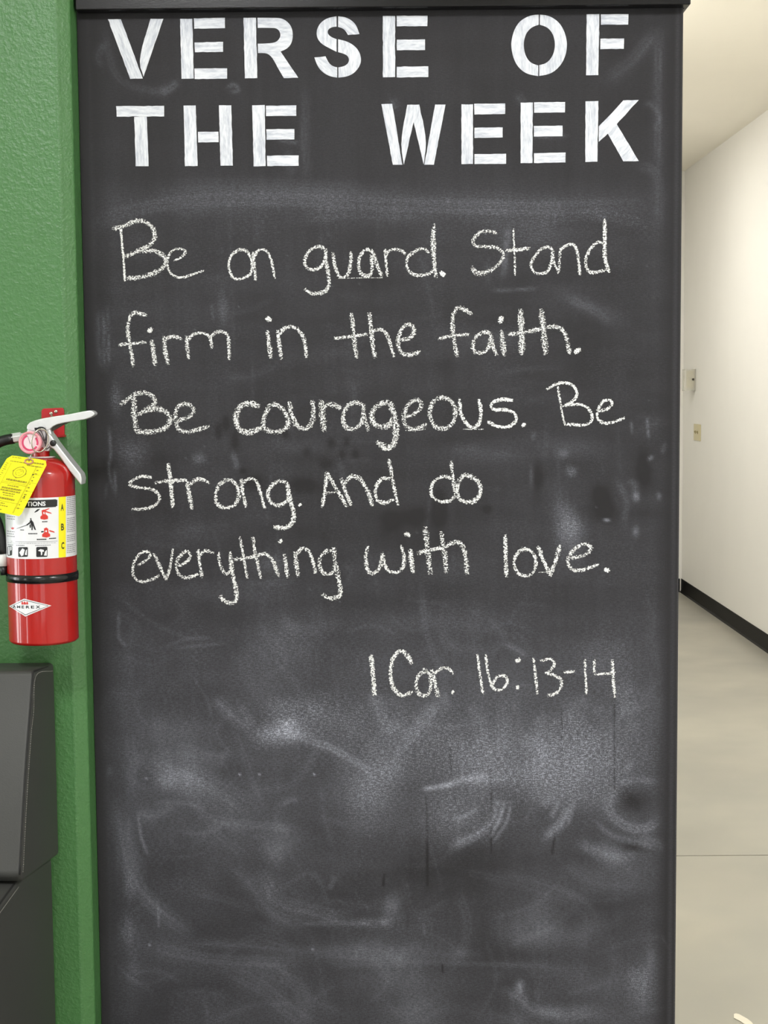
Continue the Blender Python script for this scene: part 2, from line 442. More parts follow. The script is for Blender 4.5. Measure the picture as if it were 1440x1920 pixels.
# faint wiping streaks
for k in range(150):
    x, y = rng.uniform(210, 1240), rng.uniform(1130, 1915); L = rng.uniform(50, 170); a = rng.normal(0.35 if x < 700 else -0.25, 0.45) if k % 3 else rng.uniform(1.2, 1.9)
    bnd = rng.normal(0, 22); dx_, dy_ = math.cos(a) * L / 2, math.sin(a) * L / 2
    arc([(x - dx_, y - dy_), (x + bnd * math.sin(a), y - bnd * math.cos(a)), (x + dx_, y + dy_)], rng.uniform(3, 11), rng.uniform(.012, .04), streak=.9)
for k in range(70):
    x, y = rng.uniform(210, 1240), rng.uniform(370, 1100); L = rng.uniform(40, 150); a = rng.normal(0, 0.2) if k % 2 else rng.normal(1.57, 0.15)
    dx_, dy_ = math.cos(a) * L / 2, math.sin(a) * L / 2
    arc([(x - dx_, y - dy_), (x + rng.normal(0, 6), y + rng.normal(0, 6)), (x + dx_, y + dy_)], rng.uniform(3, 9), rng.uniform(.008, .025), streak=.9)
# top of the board
for a in (([(196, 60), (205, 110), (225, 150), (270, 168), (310, 170)], 8, .035), ([(300, 175), (320, 165), (332, 152)], 8, .07), ([(1140, 150), (1185, 118), (1232, 62)], 14, .05), ([(1242, 60), (1238, 180), (1240, 320)], 10, .05),
          ([(1212, 200), (1222, 194), (1240, 215), (1236, 250)], 6, .05), ([(1200, 310), (1236, 330), (1240, 420)], 12, .04), ([(575, 170), (572, 260), (578, 335)], 10, .035), ([(425, 165), (440, 158), (447, 170), (432, 172)], 5, .09),
          ([(196, 80), (182, 105), (190, 125)], 8, .06), ([(735, 185), (745, 205)], 9, .06), ([(520, 262), (560, 268)], 5, .06), ([(540, 280), (550, 330)], 9, .03), ([(972, 178), (985, 195)], 10, .05), ([(1000, 258), (1070, 254)], 4, .06)): arc(*a)
# eraser sweep between heading and verse
arc([(168, 455), (178, 430), (215, 402), (330, 378), (520, 372), (800, 384), (1000, 388), (1200, 382)], 18, .055, sp=.06)
arc([(300, 352), (500, 350), (760, 362)], 16, .03)
arc([(560, 408), (650, 400), (800, 404)], 16, .03, sp=.05)
arc([(1010, 415), (1120, 402), (1220, 420)], 14, .02, sp=.06)
arc([(956, 425), (951, 470), (947, 520)], 7, .10)
blob(1010, 440, 70, 26, .03, sp=.03); blob(1110, 575, 60, 12, .035, 28); arc([(925, 545), (975, 543), (1010, 540)], 4, .08)
arc([(1060, 560), (1110, 580), (1150, 610)], 10, .035); blob(900, 640, 100, 20, .02)
arc([(197, 582), (196, 620), (199, 660), (197, 690)], 9, .11, sp=.10, streak=.8); arc([(184, 585), (183, 640), (188, 690)], 3, .05); arc([(184, 580), (184, 640), (190, 690)], 6, .06); blob(215, 745, 10, 24, .05, sp=.1)
arc([(203, 800), (207, 850), (203, 880), (212, 920)], 3, .13); arc([(214, 880), (217, 930)], 3, .10); arc([(200, 905), (196, 935)], 3, .08)
blob(245, 850, 22, 22, .05, sp=.08); blob(420, 580, 10, 22, .05, sp=.05); arc([(397, 570), (400, 600)], 3, .05); blob(375, 860, 12, 10, .07, sp=.05); arc([(437, 850), (446, 880)], 6, .10)
blob(560, 835, 60, 14, .025); blob(900, 850, 70, 18, .03); arc([(1006, 810), (1000, 825)], 4, .06); blob(1090, 840, 60, 18, .03)
arc([(1187, 790), (1189, 815)], 2.5, .11); arc([(1217, 785), (1220, 822)], 2.5, .12); arc([(1252, 830), (1246, 850)], 4, .09)
arc([(1220, 862), (1228, 855)], 3, .2); blob(1062, 850, 8, 8, .08); blob(1076, 885, 8, 8, .08, sp=.1); blob(1060, 955, 18, 26, .06, sp=.04); blob(1072, 990, 20, 24, .06, sp=.1)
arc([(1180, 905), (1195, 908), (1190, 940)], 6, .07); blob(1198, 930, 5, 7, .18); blob(1240, 930, 4, 6, .12); blob(1142, 975, 5, 2.5, .3); arc([(1160, 900), (1178, 940), (1172, 985)], 6, .05); blob(1196, 995, 5, 9, .14)
blob(1000, 890, 4, 20, .06)
for q in ((425, 795, 7, 16), (442, 828, 8, 20), (410, 812, 6, 15), (622, 832, 8, 10), (652, 828, 6, 9), (668, 852, 7, 9), (640, 856, 8, 9), (612, 872, 10, 8), (536, 815, 7, 9), (575, 845, 8, 9), (455, 882, 9, 6), (1014, 895, 14, 34), (1140, 950, 22, 30), (1215, 880, 18, 36), (1130, 925, 16, 16), (825, 955, 14, 36), (775, 965, 20, 16), (915, 955, 8, 7), (735, 975, 16, 18), (570, 910, 22, 14), (475, 900, 18, 18)):
    blob(*q, -.035, rag=0.5)
# haze around and below "love" and the reference
blob(740, 1070, 300, 30, .012); blob(1075, 1010, 26, 34, .07, sp=.05); blob(430, 1110, 120, 24, .03); blob(330, 1000, 80, 16, .02); blob(500, 1060, 40, 14, .03)
arc([(222, 1150), (222, 1195), (240, 1214)], 3, .09); arc([(305, 1215), (350, 1198), (400, 1196)], 4, .05); arc([(325, 1215), (420, 1206)], 4, .05)
blob(520, 1215, 60, 46, .05, sp=.04); blob(480, 1290, 50, 40, .03); arc([(520, 1150), (560, 1180), (640, 1170)], 14, .03); blob(820, 1165, 180, 20, .03)
arc([(950, 1208), (968, 1216), (990, 1230)], 6, .10); blob(1130, 1240, 40, 40, .03, sp=.08); blob(1180, 1330, 24, 60, .03, sp=.10); blob(940, 1270, 60, 40, .02)
arc([(700, 1300), (716, 1345), (742, 1380)], 11, .10, sp=.06); arc([(735, 1345), (760, 1375)], 9, .06); arc([(745, 1410), (780, 1370), (828, 1318)], 12, .10, sp=.06); arc([(835, 1300), (842, 1330)], 9, .06)
arc([(880, 1320), (902, 1355), (908, 1400)], 11, .05, sp=.06); arc([(950, 1310), (945, 1370), (952, 1420)], 12, .05, sp=.04); arc([(1020, 1330), (1010, 1380), (1020, 1430)], 12, .05); arc([(1060, 1350), (1085, 1320), (1110, 1310)], 12, .05)
arc([(400, 1308), (428, 1335), (470, 1372)], 12, .08, sp=.06); arc([(450, 1322), (475, 1360)], 10, .06, sp=.08); blob(560, 1330, 60, 26, .05, sp=.14)
blob(552, 1374, 26, 12, .22, 8, sp=.25); blob(515, 1382, 34, 16, .10, sp=.22); blob(545, 1355, 20, 8, .12, sp=.2); arc([(575, 1388), (620, 1402), (665, 1426), (700, 1450)], 8, .14, sp=.08)
blob(640, 1340, 90, 50, .04, sp=.12); blob(690, 1480, 40, 60, .09, 0, sp=.16); blob(720, 1430, 34, 36, .07, sp=.14)
blob(340, 1455, 44, 24, .11, 30, sp=.06); blob(312, 1465, 16, 14, .10, sp=.06); arc([(300, 1430), (350, 1450), (420, 1490), (460, 1520)], 26, .07, sp=.06); arc([(330, 1400), (390, 1420), (430, 1430)], 16, .06); blob(330, 1370, 60, 24, .035)
arc([(255, 1520), (285, 1530), (330, 1510)], 10, .08); arc([(290, 1505), (340, 1505), (380, 1515)], 5, .06); arc([(380, 1530), (450, 1545), (560, 1555)], 9, .06)
arc([(530, 1510), (545, 1500), (560, 1500)], 5, .09)
arc([(208, 1487), (222, 1549), (234, 1611), (261, 1666), (300, 1708), (354, 1747)], 12, .085, sp=.03); arc([(259, 1522), (263, 1564), (277, 1603)], 3, .14); arc([(240, 1530), (244, 1580), (262, 1640)], 10, .05); arc([(296, 1700), (297, 1740)], 2.5, .12)
blob(243, 1660, 10, 26, .05, sp=.08); blob(240, 1750, 14, 20, .05, sp=.10); blob(250, 1810, 10, 30, .03, sp=.03); blob(205, 1445, 5, 8, .10)
arc([(275, 1775), (340, 1790), (430, 1802), (560, 1806)], 14, .06); arc([(360, 1768), (450, 1772), (560, 1782), (660, 1782)], 9, .05); arc([(590, 1790), (680, 1800), (780, 1795)], 16, .06)
blob(515, 1580, 40, 26, .05); blob(510, 1600, 20, 18, .05, sp=.03); arc([(430, 1620), (470, 1660), (510, 1712), (560, 1738)], 12, .045); arc([(490, 1640), (520, 1690), (590, 1712), (650, 1728)], 16, .06, sp=.05); arc([(556, 1733), (620, 1731), (690, 1733)], 4, .06); blob(690, 1730, 20, 8, .06, sp=.1)
arc([(430, 1820), (490, 1850), (530, 1885), (590, 1930)], 20, .055); arc([(470, 1810), (550, 1840), (580, 1900)], 18, .04); arc([(630, 1640), (622, 1660), (615, 1665)], 5, .08)
for q in ((330, 1620, 60, 50), (430, 1440, 90, 20), (640, 1670, 70, 40), (350, 1860, 90, 40), (780, 1660, 60, 60), (640, 1430, 60, 26)): blob(*q, -.012)
# right half
arc([(795, 1480), (830, 1474), (850, 1470)], 4.5, .30); arc([(840, 1472), (870, 1462), (915, 1455)], 6, .20, sp=.1); arc([(880, 1470), (930, 1462), (960, 1460)], 9, .08, sp=.06)
arc([(935, 1504), (928, 1535), (905, 1560), (850, 1586)], 9, .16, sp=.14); arc([(948, 1506), (940, 1535), (922, 1570)], 3, .26); arc([(960, 1508), (952, 1542), (926, 1580)], 3, .18); arc([(930, 1505), (965, 1504)], 3, .10); arc([(900, 1515), (875, 1530), (855, 1535)], 5, .14)
arc([(1072, 1508), (1056, 1542), (1025, 1572)], 9, .16, sp=.10); arc([(1052, 1500), (1035, 1535)], 5, .14); arc([(1080, 1500), (1068, 1548)], 4, .08); arc([(1040, 1495), (1020, 1510)], 8, .10, sp=.08)
blob(1010, 1440, 150, 50, .06, sp=.14); blob(860, 1530, 70, 40, .05, sp=.12); blob(1060, 1470, 80, 40, .06, sp=.12); blob(800, 1400, 120, 60, .03, sp=.10); blob(960, 1390, 140, 60, .03, sp=.1); blob(1110, 1400, 60, 60, .03, sp=.12)
arc([(1160, 1470), (1195, 1462), (1235, 1466)], 7, .09, sp=.06); arc([(1142, 1488), (1148, 1525), (1180, 1550), (1215, 1552), (1240, 1535)], 11, .12, sp=.12); arc([(1158, 1478), (1150, 1505)], 7, .09, sp=.1); arc([(1120, 1540), (1150, 1565), (1200, 1580), (1238, 1590)], 7, .10); arc([(1175, 1450), (1186, 1432), (1180, 1448)], 6, .10)
blob(1190, 1500, 28, 20, -.07, rag=.4); blob(1185, 1588, 24, 9, -.06, rag=.4); blob(1150, 1600, 30, 16, .16, 10, sp=.1); blob(1110, 1590, 26, 10, .10, 15, sp=.06); arc([(1205, 1570), (1240, 1580), (1245, 1600)], 8, .07)
arc([(930, 1640), (980, 1650), (1035, 1668), (1085, 1690), (1115, 1720), (1096, 1765)], 20, .045); blob(1040, 1755, 70, 26, .045); blob(1160, 1640, 60, 30, .04); arc([(1060, 1620), (1120, 1655), (1200, 1660)], 16, .04); blob(1010, 1720, 40, 40, .04)
blob(738, 1700, 15, 24, .09, 20, rag=.4); blob(722, 1730, 9, 7, .10); arc([(715, 1735), (760, 1724), (820, 1728)], 12, .03, sp=.04); arc([(796, 1730), (798, 1755)], 2.5, .05)
blob(740, 1785, 80, 16, .06); blob(745, 1830, 60, 30, .04); blob(790, 1885, 40, 40, .03); arc([(700, 1802), (860, 1806), (1040, 1812)], 5, .04); blob(860, 1790, 40, 10, .04)
arc([(950, 1858), (978, 1872), (1000, 1892), (1060, 1905)], 10, .09, sp=.05); blob(977, 1850, 8, 12, .11); arc([(978, 1845), (979, 1865)], 4, .10); blob(1080, 1900, 50, 14, .08, sp=.05); blob(1205, 1850, 22, 34, .06, sp=.1); blob(1225, 1800, 14, 26, .05); arc([(1245, 1755), (1258, 1780)], 3, .09); blob(1130, 1840, 80, 30, .03)
for q in ((960, 1785, 150, 22), (1110, 1700, 40, 14), (850, 1640, 90, 44), (1240, 1440, 14, 60), (1010, 1840, 60, 14)): blob(*q, -.018)
for q in ([(801, 1505), (803, 1560), (803, 1660)], [(1056, 1330), (1055, 1420), (1050, 1480)], [(1044, 1560), (1038, 1600)], [(921, 1440), (924, 1510), (923, 1600)], [(846, 1400), (848, 1450)], [(1155, 1310), (1156, 1500)], [(831, 1808), (832, 1822)], [(722, 1640), (720, 1660)]): arc(q, 1.8, -.06, fade=False, streak=0)
for k in range(70):
    x, y = rng.uniform(230, 1230), rng.uniform(360, 1900); blob(x, y, 1.6, 1.5, rng.uniform(.03, .10), rag=.2)
for x, y in ((274, 1460), (487, 1452), (590, 1452), (280, 1772), (587, 1780), (450, 1452)): blob(x, y, 1.8, 1.8, .4, rag=.2)
# dust thins out towards the side edges, with a faint pale line near each
e_l = PX - (143 + (PY - 20) * 0.0247); e_r = (1282 - (PY - 30) * 0.0085) - PX
edge = np.clip((e_l - 10) / 48, 0, 1) * np.clip((e_r - 14) / 26, 0, 1)
dust = dust * (0.12 + 0.88 * edge) + 0.02 * np.exp(-((e_r - 7) / 4.0) ** 2) * (0.5 + N5) + 0.012 * np.exp(-((e_l - 20) / 5.0) ** 2) * N5
speck *= edge
dust = np.clip(dust, 0, 1); speck = np.clip(speck, 0, 1)

nv = NX * NZ
ys = np.full(nv, 0.0)
co = np.stack([GXX.ravel(), ys, GZZ.ravel()], -1)
idx = np.arange(nv).reshape(NZ, NX)
quads = np.stack([idx[:-1, :-1], idx[1:, :-1], idx[1:, 1:], idx[:-1, 1:]], -1).reshape(-1, 4)
# panel: dusty face grid, chamfered edges, back
V = co.tolist(); Fc = quads.tolist()
ch = 0.0035
def ringv(x0, x1, z0, z1, y): return [(x0, y, z1), (x1, y, z1), (x1, y, z0), (x0, y, z0)]
# shrink the face grid so that the chamfer stays inside the outline
for v in V:
    v[0] = XL + 0.0008 + (v[0] - XL) * (1 - (ch + 0.0008) / (XR - XL))
n0 = len(V)
V += [[V[idx[-1, 0]][0], 0.0, 0.0], [V[idx[-1, -1]][0], 0.0, 0.0]]       # strip below the view down to the floor
Fc.append([int(idx[-1, 0]), n0, n0 + 1] + [int(i) for i in idx[-1, ::-1]])
fl, fr = V[idx[0, 0]][0], V[idx[0, -1]][0]
left = [int(i) for i in idx[:, 0]] + [n0]; right = [int(i) for i in idx[:, -1]] + [n0 + 1]
n1 = len(V)
V += [[XL + 0.0003, ch, ZB1], [XL + 0.0003, ch, 0], [XL + 0.0003, 0.012, ZB1], [XL + 0.0003, 0.012, 0], [XR, ch, ZB1], [XR, ch, 0], [XR, 0.012, ZB1], [XR, 0.012, 0]]
Fc.append(left[::-1] + [n1, n1 + 1][:1] + [n1 + 1]); Fc.append(right + [n1 + 5, n1 + 4])
Fc += [[n1, n1 + 2, n1 + 3, n1 + 1], [n1 + 4, n1 + 5, n1 + 7, n1 + 6], [n1 + 2, n1 + 6, n1 + 7, n1 + 3]]
me = bpy.data.meshes.new('panel'); me.from_pydata(V, [], Fc); me.materials.append(BOARD)
at = me.color_attributes.new('dust', 'FLOAT_COLOR', 'POINT')
cols = np.zeros((len(V), 4), np.float32); cols[:, 3] = 1
cols[:nv, 0] = dust.ravel(); cols[:nv, 1] = speck.ravel(); cols[nv:, 0] = 0.05
cols[n1:, 0] = 0.035
at.data.foreach_set('color', cols.ravel())
panel = bpy.data.objects.new('panel', me); COL.objects.link(panel); panel.parent = bx

# painted stencil lettering (thin coat of white paint)
def letter(name_char, z, pieces):
    ox, oy, s = z
    VV, FF, UV = [], [], []
    for pc in pieces:
        ang = None
        if isinstance(pc, tuple) and isinstance(pc[0], (int, float)): ang, pc = pc
        P = [(ox + x / s, oy + y / s) for x, y in pc]
        # brush direction: the longer axis of the piece
        A = np.array(P); c = A.mean(0)
        if ang is None:
            ev, evec = np.linalg.eigh(np.cov((A - c).T)); d = evec[:, 1]
        else: d = np.array([math.cos(math.radians(ang)), math.sin(math.radians(ang))])
        # ease the curves: cut only the gentle corners
        for _ in range(2):
            R_ = []; n_ = len(P)
            for i in range(n_):
                a_, b_, c_ = np.array(P[i - 1]), np.array(P[i]), np.array(P[(i + 1) % n_])
                u_, v_ = b_ - a_, c_ - b_; tn = abs(math.atan2(u_[0] * v_[1] - u_[1] * v_[0], u_ @ v_))
                if 0.02 < tn < 0.72: R_ += [tuple(b_ - u_ * 0.25), tuple(b_ + v_ * 0.25)]
                else: R_.append(tuple(b_))
            P = R_
        # hand painted edge: subdivide and wobble
        Q = []
        for i in range(len(P)):
            a, b = np.array(P[i]), np.array(P[(i + 1) % len(P)]); L = np.linalg.norm(b - a); n = max(1, int(L / 7))
            for k in range(n):
                q = a + (b - a) * k / n
                if k: q = q + rng.normal(0, 0.2, 2)
                Q.append(q)
        n0 = len(VV); n = len(Q); ph = rng.uniform(0, 900)
        for dy in (-0.00035, 0.0):
            for q in Q:
                p = onY(q[0], q[1], YB); VV.append((p.x, p.y + dy, p.z))
                r = q - c; UV.append((float(r @ d) + ph, float(r @ np.array([-d[1], d[0]])) + ph))
        FF.append(tuple(range(n0, n0 + n)))
        FF += [(n0 + i, n0 + (i + 1) % n, n0 + n + (i + 1) % n, n0 + n + i) for i in range(n)]
    mesh('painted_letter', VV, FF, PAINT, bx, uvs=UV, label='white brush-painted stencil letter ' + name_char)
L1, L2, L3 = (160, 0, 3.6), (540, 0, 3.6), (860, 0, 3.2727)
letter('V', L1, [[(152, 130), (240, 130), (388, 530), (303, 533)], [(440, 127), (527, 127), (393, 518), (356, 410)]])
letter('E', L1, [[(640, 127), (722, 127), (732, 530), (650, 532)], [(732, 124), (942, 120), (943, 190), (735, 194)], [(737, 287), (930, 283), (930, 350), (740, 353)], [(736, 463), (957, 461), (957, 531), (738, 533)]])
letter('R', L1, [[(1068, 120), (1152, 120), (1161, 527), (1077, 529)],
                 (0, [(1162, 120), (1290, 120), (1330, 126), (1362, 145), (1388, 175), (1400, 215), (1400, 260), (1388, 300), (1360, 330), (1318, 348), (1437, 525), (1340, 527), (1285, 430), (1262, 390), (1240, 368), (1215, 358), (1166, 358), (1164, 295), (1262, 292), (1295, 280), (1314, 255), (1318, 232), (1308, 205), (1288, 191), (1262, 188), (1164, 188)])])
letter('S', L2, [[(328, 110), (270, 120), (222, 150), (196, 195), (192, 235), (204, 270), (232, 300), (280, 326), (328, 350), (328, 265), (290, 250), (270, 230), (267, 212), (275, 195), (300, 182), (328, 180)],
                 [(338, 110), (385, 115), (430, 138), (462, 172), (482, 230), (405, 236), (385, 203), (362, 188), (338, 182)],
                 [(338, 265), (400, 280), (450, 310), (482, 350), (494, 395), (490, 430), (472, 465), (440, 498), (395, 518), (340, 524), (340, 455), (382, 447), (408, 425), (413, 400), (402, 376), (375, 362), (338, 352)],
                 [(178, 388), (253, 380), (275, 425), (300, 447), (332, 455), (332, 524), (280, 515), (232, 487), (198, 445)]])
letter('E', L2, [[(640, 108), (723, 108), (723, 520), (641, 522)], [(733, 107), (942, 106), (940, 177), (734, 178)], [(735, 268), (925, 266), (925, 338), (735, 339)], [(734, 451), (947, 448), (947, 520), (734, 522)]])
letter('O', L3, [(90, [(491, 90), (455, 92), (415, 105), (370, 135), (340, 185), (324, 245), (322, 285), (332, 345), (355, 398), (390, 436), (430, 457), (488, 467), (488, 402), (450, 390), (425, 368), (406, 330), (398, 280), (403, 235), (420, 195), (450, 166), (491, 152)]),
                 (90, [(498, 90), (535, 93), (575, 107), (618, 140), (648, 190), (664, 250), (664, 300), (652, 352), (625, 402), (585, 440), (545, 458), (494, 466), (494, 400), (535, 390), (565, 362), (585, 322), (592, 275), (585, 228), (568, 192), (540, 165), (498, 152)])])
letter('F', L3, [[(785, 88), (863, 86), (857, 461), (782, 462)], [(872, 88), (1042, 87), (1040, 151), (873, 152)], [(870, 238), (1015, 236), (1013, 300), (869, 302)]])
letter('T', L1, [[(208, 717), (532, 714), (532, 786), (212, 788)], [(330, 789), (415, 788), (427, 1122), (340, 1122)]])
letter('H', L1, [[(663, 713), (745, 712), (758, 1120), (673, 1122)], [(902, 711), (985, 711), (996, 1118), (913, 1119)], [(760, 890), (898, 889), (900, 960), (762, 962)]])
letter('E', L1, [[(1126, 711), (1211, 709), (1217, 1121), (1136, 1123)], [(1219, 714), (1424, 711), (1424, 782), (1220, 784)], [(1221, 873), (1411, 871), (1411, 941), (1223, 943)], [(1226, 1051), (1440, 1049), (1440, 1119), (1228, 1121)]])
letter('W', L2, [[(630, 703), (703, 701), (772, 1112), (708, 1112)], (100, [(805, 708), (886, 706), (938, 950), (915, 1110), (848, 825), (782, 1112), (757, 965)]), [(993, 706), (1063, 706), (985, 1112), (920, 1112), (940, 1000)]])
letter('E', L3, [[(17, 640), (88, 640), (88, 1006), (17, 1007)], [(95, 637), (285, 635), (285, 699), (97, 703)], [(97, 784), (270, 782), (270, 843), (97, 847)], [(97, 946), (291, 943), (291, 1005), (97, 1007)]])
letter('E', L3, [[(380, 630), (455, 629), (453, 1000), (380, 1001)], [(462, 628), (653, 626), (652, 690), (463, 692)], [(461, 773), (637, 771), (637, 836), (462, 838)], [(462, 940), (656, 936), (655, 997), (462, 1000)]])
letter('K', L3, [[(778, 622), (857, 620), (851, 992), (777, 994)], (-50, [(1010, 616), (1105, 614), (970, 762), (1105, 988), (1010, 990), (915, 820), (860, 870), (860, 775), (930, 705)])])

# chalk handwriting: one part per word, each stroke a ribbon of chalk dust
layer = [0]
def word(text, strokes):
    VV, FF, UV = [], [], []
    for z, wd, pts, *pr in strokes:
        press = pr[0] if pr else 0.5
        ox, oy, s = z
        P = [(ox + x / s, oy + y / s) for x, y in pts]
        dot = False
        if len(P) == 1:                                  # a dab of chalk: an uneven round spot
            layer[0] += 1; y = YB - 0.00008 - 0.000004 * layer[0]; n0 = len(VV); tilt = rng.uniform(0, 3)
            VV.append(onY(P[0][0], P[0][1], y)); UV.append((press, 0.0))
            for k in range(16):
                a = 2 * math.pi * k / 16; r = wd / s * 0.6 * (1 + 0.18 * math.cos(2 * (a - tilt)) + rng.uniform(-.1, .1))
                VV.append(onY(P[0][0] + r * math.cos(a), P[0][1] + r * math.sin(a), y)); UV.append((press, 1.0))
            FF += [(n0, n0 + 1 + k, n0 + 1 + (k + 1) % 16) for k in range(16)]
            continue
        C = spline(P, 4.0); n = len(C); hw0 = wd / s / 2 * 1.34
        layer[0] += 1; y = YB - 0.00008 - 0.000004 * layer[0]
        # extend caps a little
        n0 = len(VV)
        for i, c in enumerate(C):
            t = C[min(i + 1, n - 1)] - C[max(i - 1, 0)]; t = t / (np.linalg.norm(t) + 1e-9); nm = np.array([-t[1], t[0]])
            hw = hw0 * (1 + 0.16 * math.sin(i * 0.6 + layer[0]) * rng.uniform(0.3, 1))
            capv = 0.0
            if not dot and (i == 0 or i == n - 1): c = c + t * (-1 if i == 0 else 1) * hw * 0.5; capv = 0.75
            for k in (-1, -0.5, 0, 0.5, 1):
                q = c + nm * hw * k * (0.75 if capv else 1); p = onY(q[0], q[1], y)
                VV.append(p); UV.append((press, max(abs(k), capv)))
        for i in range(n - 1):
            for k in range(4): FF.append((n0 + i * 5 + k, n0 + i * 5 + k + 1, n0 + (i + 1) * 5 + k + 1, n0 + (i + 1) * 5 + k))
    mesh('chalk_word', VV, FF, CHALK, bx, uvs=UV, label='white chalk handwriting reading ' + text, recalc=False)
Z4, Z5, Z6, Z7, Z8 = (180, 380, 3.789), (540, 380, 4.235), (820, 380, 3.789), (200, 690, 3.4286), (580, 690, 3.4286)
Z9, Z10, Z11, Z12 = (920, 690, 3.789), (220, 960, 3.2727), (640, 960, 2.6667), (660, 1190, 2.6667)
word('Be', [(Z4, 15, [(175, 165), (185, 290), (197, 420), (205, 555)], .7), (Z4, 30, [(125, 185), (200, 165), (290, 128), (360, 142), (405, 185), (418, 235), (400, 280), (350, 320), (205, 385)], .45), (Z4, 30, [(330, 345), (420, 345), (480, 380), (496, 420), (470, 468), (400, 505), (320, 530), (225, 538)], .45),
            (Z4, 17, [(555, 412), (610, 385), (636, 345), (600, 328), (550, 335), (515, 380), (505, 430), (520, 485), (560, 522), (620, 530), (700, 505), (765, 482)])])
word('on', [(Z4, 18, [(1075, 350), (1035, 330), (975, 360), (945, 420), (950, 490), (985, 540), (1050, 535), (1100, 500), (1108, 430), (1090, 370), (1055, 335), (1010, 338)], .6), (Z4, 19, [(1115, 355), (1126, 450), (1132, 548)], .6), (Z4, 18, [(1125, 385), (1150, 342), (1190, 332), (1225, 360), (1250, 430), (1270, 535)], .55)])
word('guard', [(Z5, 25, [(290, 365), (245, 348), (180, 375), (140, 430), (138, 500), (190, 533), (255, 512), (292, 455), (298, 375)], .5), (Z5, 28, [(298, 375), (308, 500), (324, 600), (320, 670), (280, 710), (200, 722), (135, 690)], .5), (Z5, 26, [(358, 400), (370, 490), (402, 578), (440, 592), (475, 568), (498, 490), (500, 390)], .5),
               (Z5, 26, [(660, 385), (635, 370), (592, 392), (562, 460), (570, 545), (610, 582), (650, 575), (668, 520), (660, 420)], .5), (Z5, 28, [(645, 372), (675, 400), (700, 480), (745, 582)], .5), (Z5, 22, [(770, 370), (778, 470), (790, 580)]), (Z5, 22, [(775, 430), (800, 385), (850, 370), (900, 380), (930, 405)]),
               (Z5, 24, [(1118, 395), (1070, 365), (1000, 390), (950, 440), (945, 510), (980, 562), (1050, 578), (1120, 562), (1160, 530)], .5), (Z5, 38, [(1156, 215), (1152, 300), (1160, 450)], .5), (Z5, 18, [(1163, 172), (1156, 215)], .6), (Z5, 30, [(1160, 450), (1165, 520), (1175, 590)], .5), (Z5, 42, [(1228, 565)], .9), (Z5, 5, [(400, 602), (560, 598), (750, 596)], .55)])
word('Stand', [(Z6, 24, [(425, 215), (370, 202), (300, 212), (255, 270), (270, 308), (340, 312), (420, 320), (468, 360), (458, 410), (400, 470)], .4), (Z6, 34, [(400, 470), (330, 500), (275, 498), (250, 460)], .4), (Z6, 13, [(540, 185), (545, 300), (550, 400), (552, 515)], .5), (Z6, 24, [(490, 340), (570, 335), (655, 322)], .55),
               (Z6, 19, [(825, 345), (790, 315), (740, 328), (690, 385), (665, 445), (690, 495), (740, 505), (785, 485), (808, 430), (820, 350)], .55), (Z6, 19, [(815, 350), (830, 430), (865, 500)], .5), (Z6, 20, [(872, 325), (868, 410), (862, 500)], .4), (Z6, 20, [(870, 338), (920, 302), (970, 298), (995, 350), (1005, 430), (1012, 508)], .6),
               (Z6, 21, [(1180, 290), (1140, 280), (1085, 330), (1055, 400), (1060, 465), (1090, 495), (1150, 490), (1190, 478)], .5), (Z6, 24, [(1190, 120), (1190, 300), (1192, 400), (1220, 490)], .65)])
word('firm', [(Z4, 25, [(355, 798), (315, 790), (275, 780), (240, 815), (226, 900), (238, 1000), (255, 1090), (265, 1165)], .5), (Z4, 22, [(165, 1010), (250, 1002), (350, 992)], .5), (Z4, 36, [(385, 905)], .8), (Z4, 30, [(398, 985), (408, 1060), (418, 1148)], .5), (Z4, 28, [(485, 955), (490, 1040), (510, 1145)], .5), (Z4, 24, [(480, 985), (520, 955), (560, 950), (605, 970)], .5),
              (Z4, 25, [(642, 950), (650, 1030), (660, 1110)], .45), (Z4, 21, [(645, 985), (690, 937), (750, 924), (800, 945), (818, 985), (822, 1035)], .5), (Z4, 24, [(812, 952), (850, 922), (900, 917), (935, 945), (945, 1030), (945, 1110)], .45)])
word('in', [(Z4, 40, [(1225, 825)], .8), (Z4, 28, [(1218, 915), (1230, 1000), (1242, 1100)], .5), (Z4, 27, [(1292, 910), (1300, 1000), (1318, 1108)], .5), (Z5, 28, [(-83, 1079), (-45, 1010), (25, 985), (85, 1012), (125, 1080), (140, 1150), (145, 1225)], .5)])
word('the', [(Z5, 32, [(505, 885), (518, 1000), (530, 1120), (545, 1228)], .45), (Z5, 24, [(365, 1075), (480, 1065), (630, 1045)], .5), (Z5, 34, [(645, 885), (660, 1000), (672, 1120), (688, 1228)], .45), (Z5, 26, [(665, 1032), (700, 1008), (750, 1012), (790, 1055), (815, 1130), (840, 1218)], .5),
             (Z5, 30, [(895, 1090), (960, 1078), (1002, 1030), (988, 982), (945, 965), (900, 1010), (876, 1090), (882, 1160), (920, 1203), (990, 1205), (1045, 1178)], .5)])
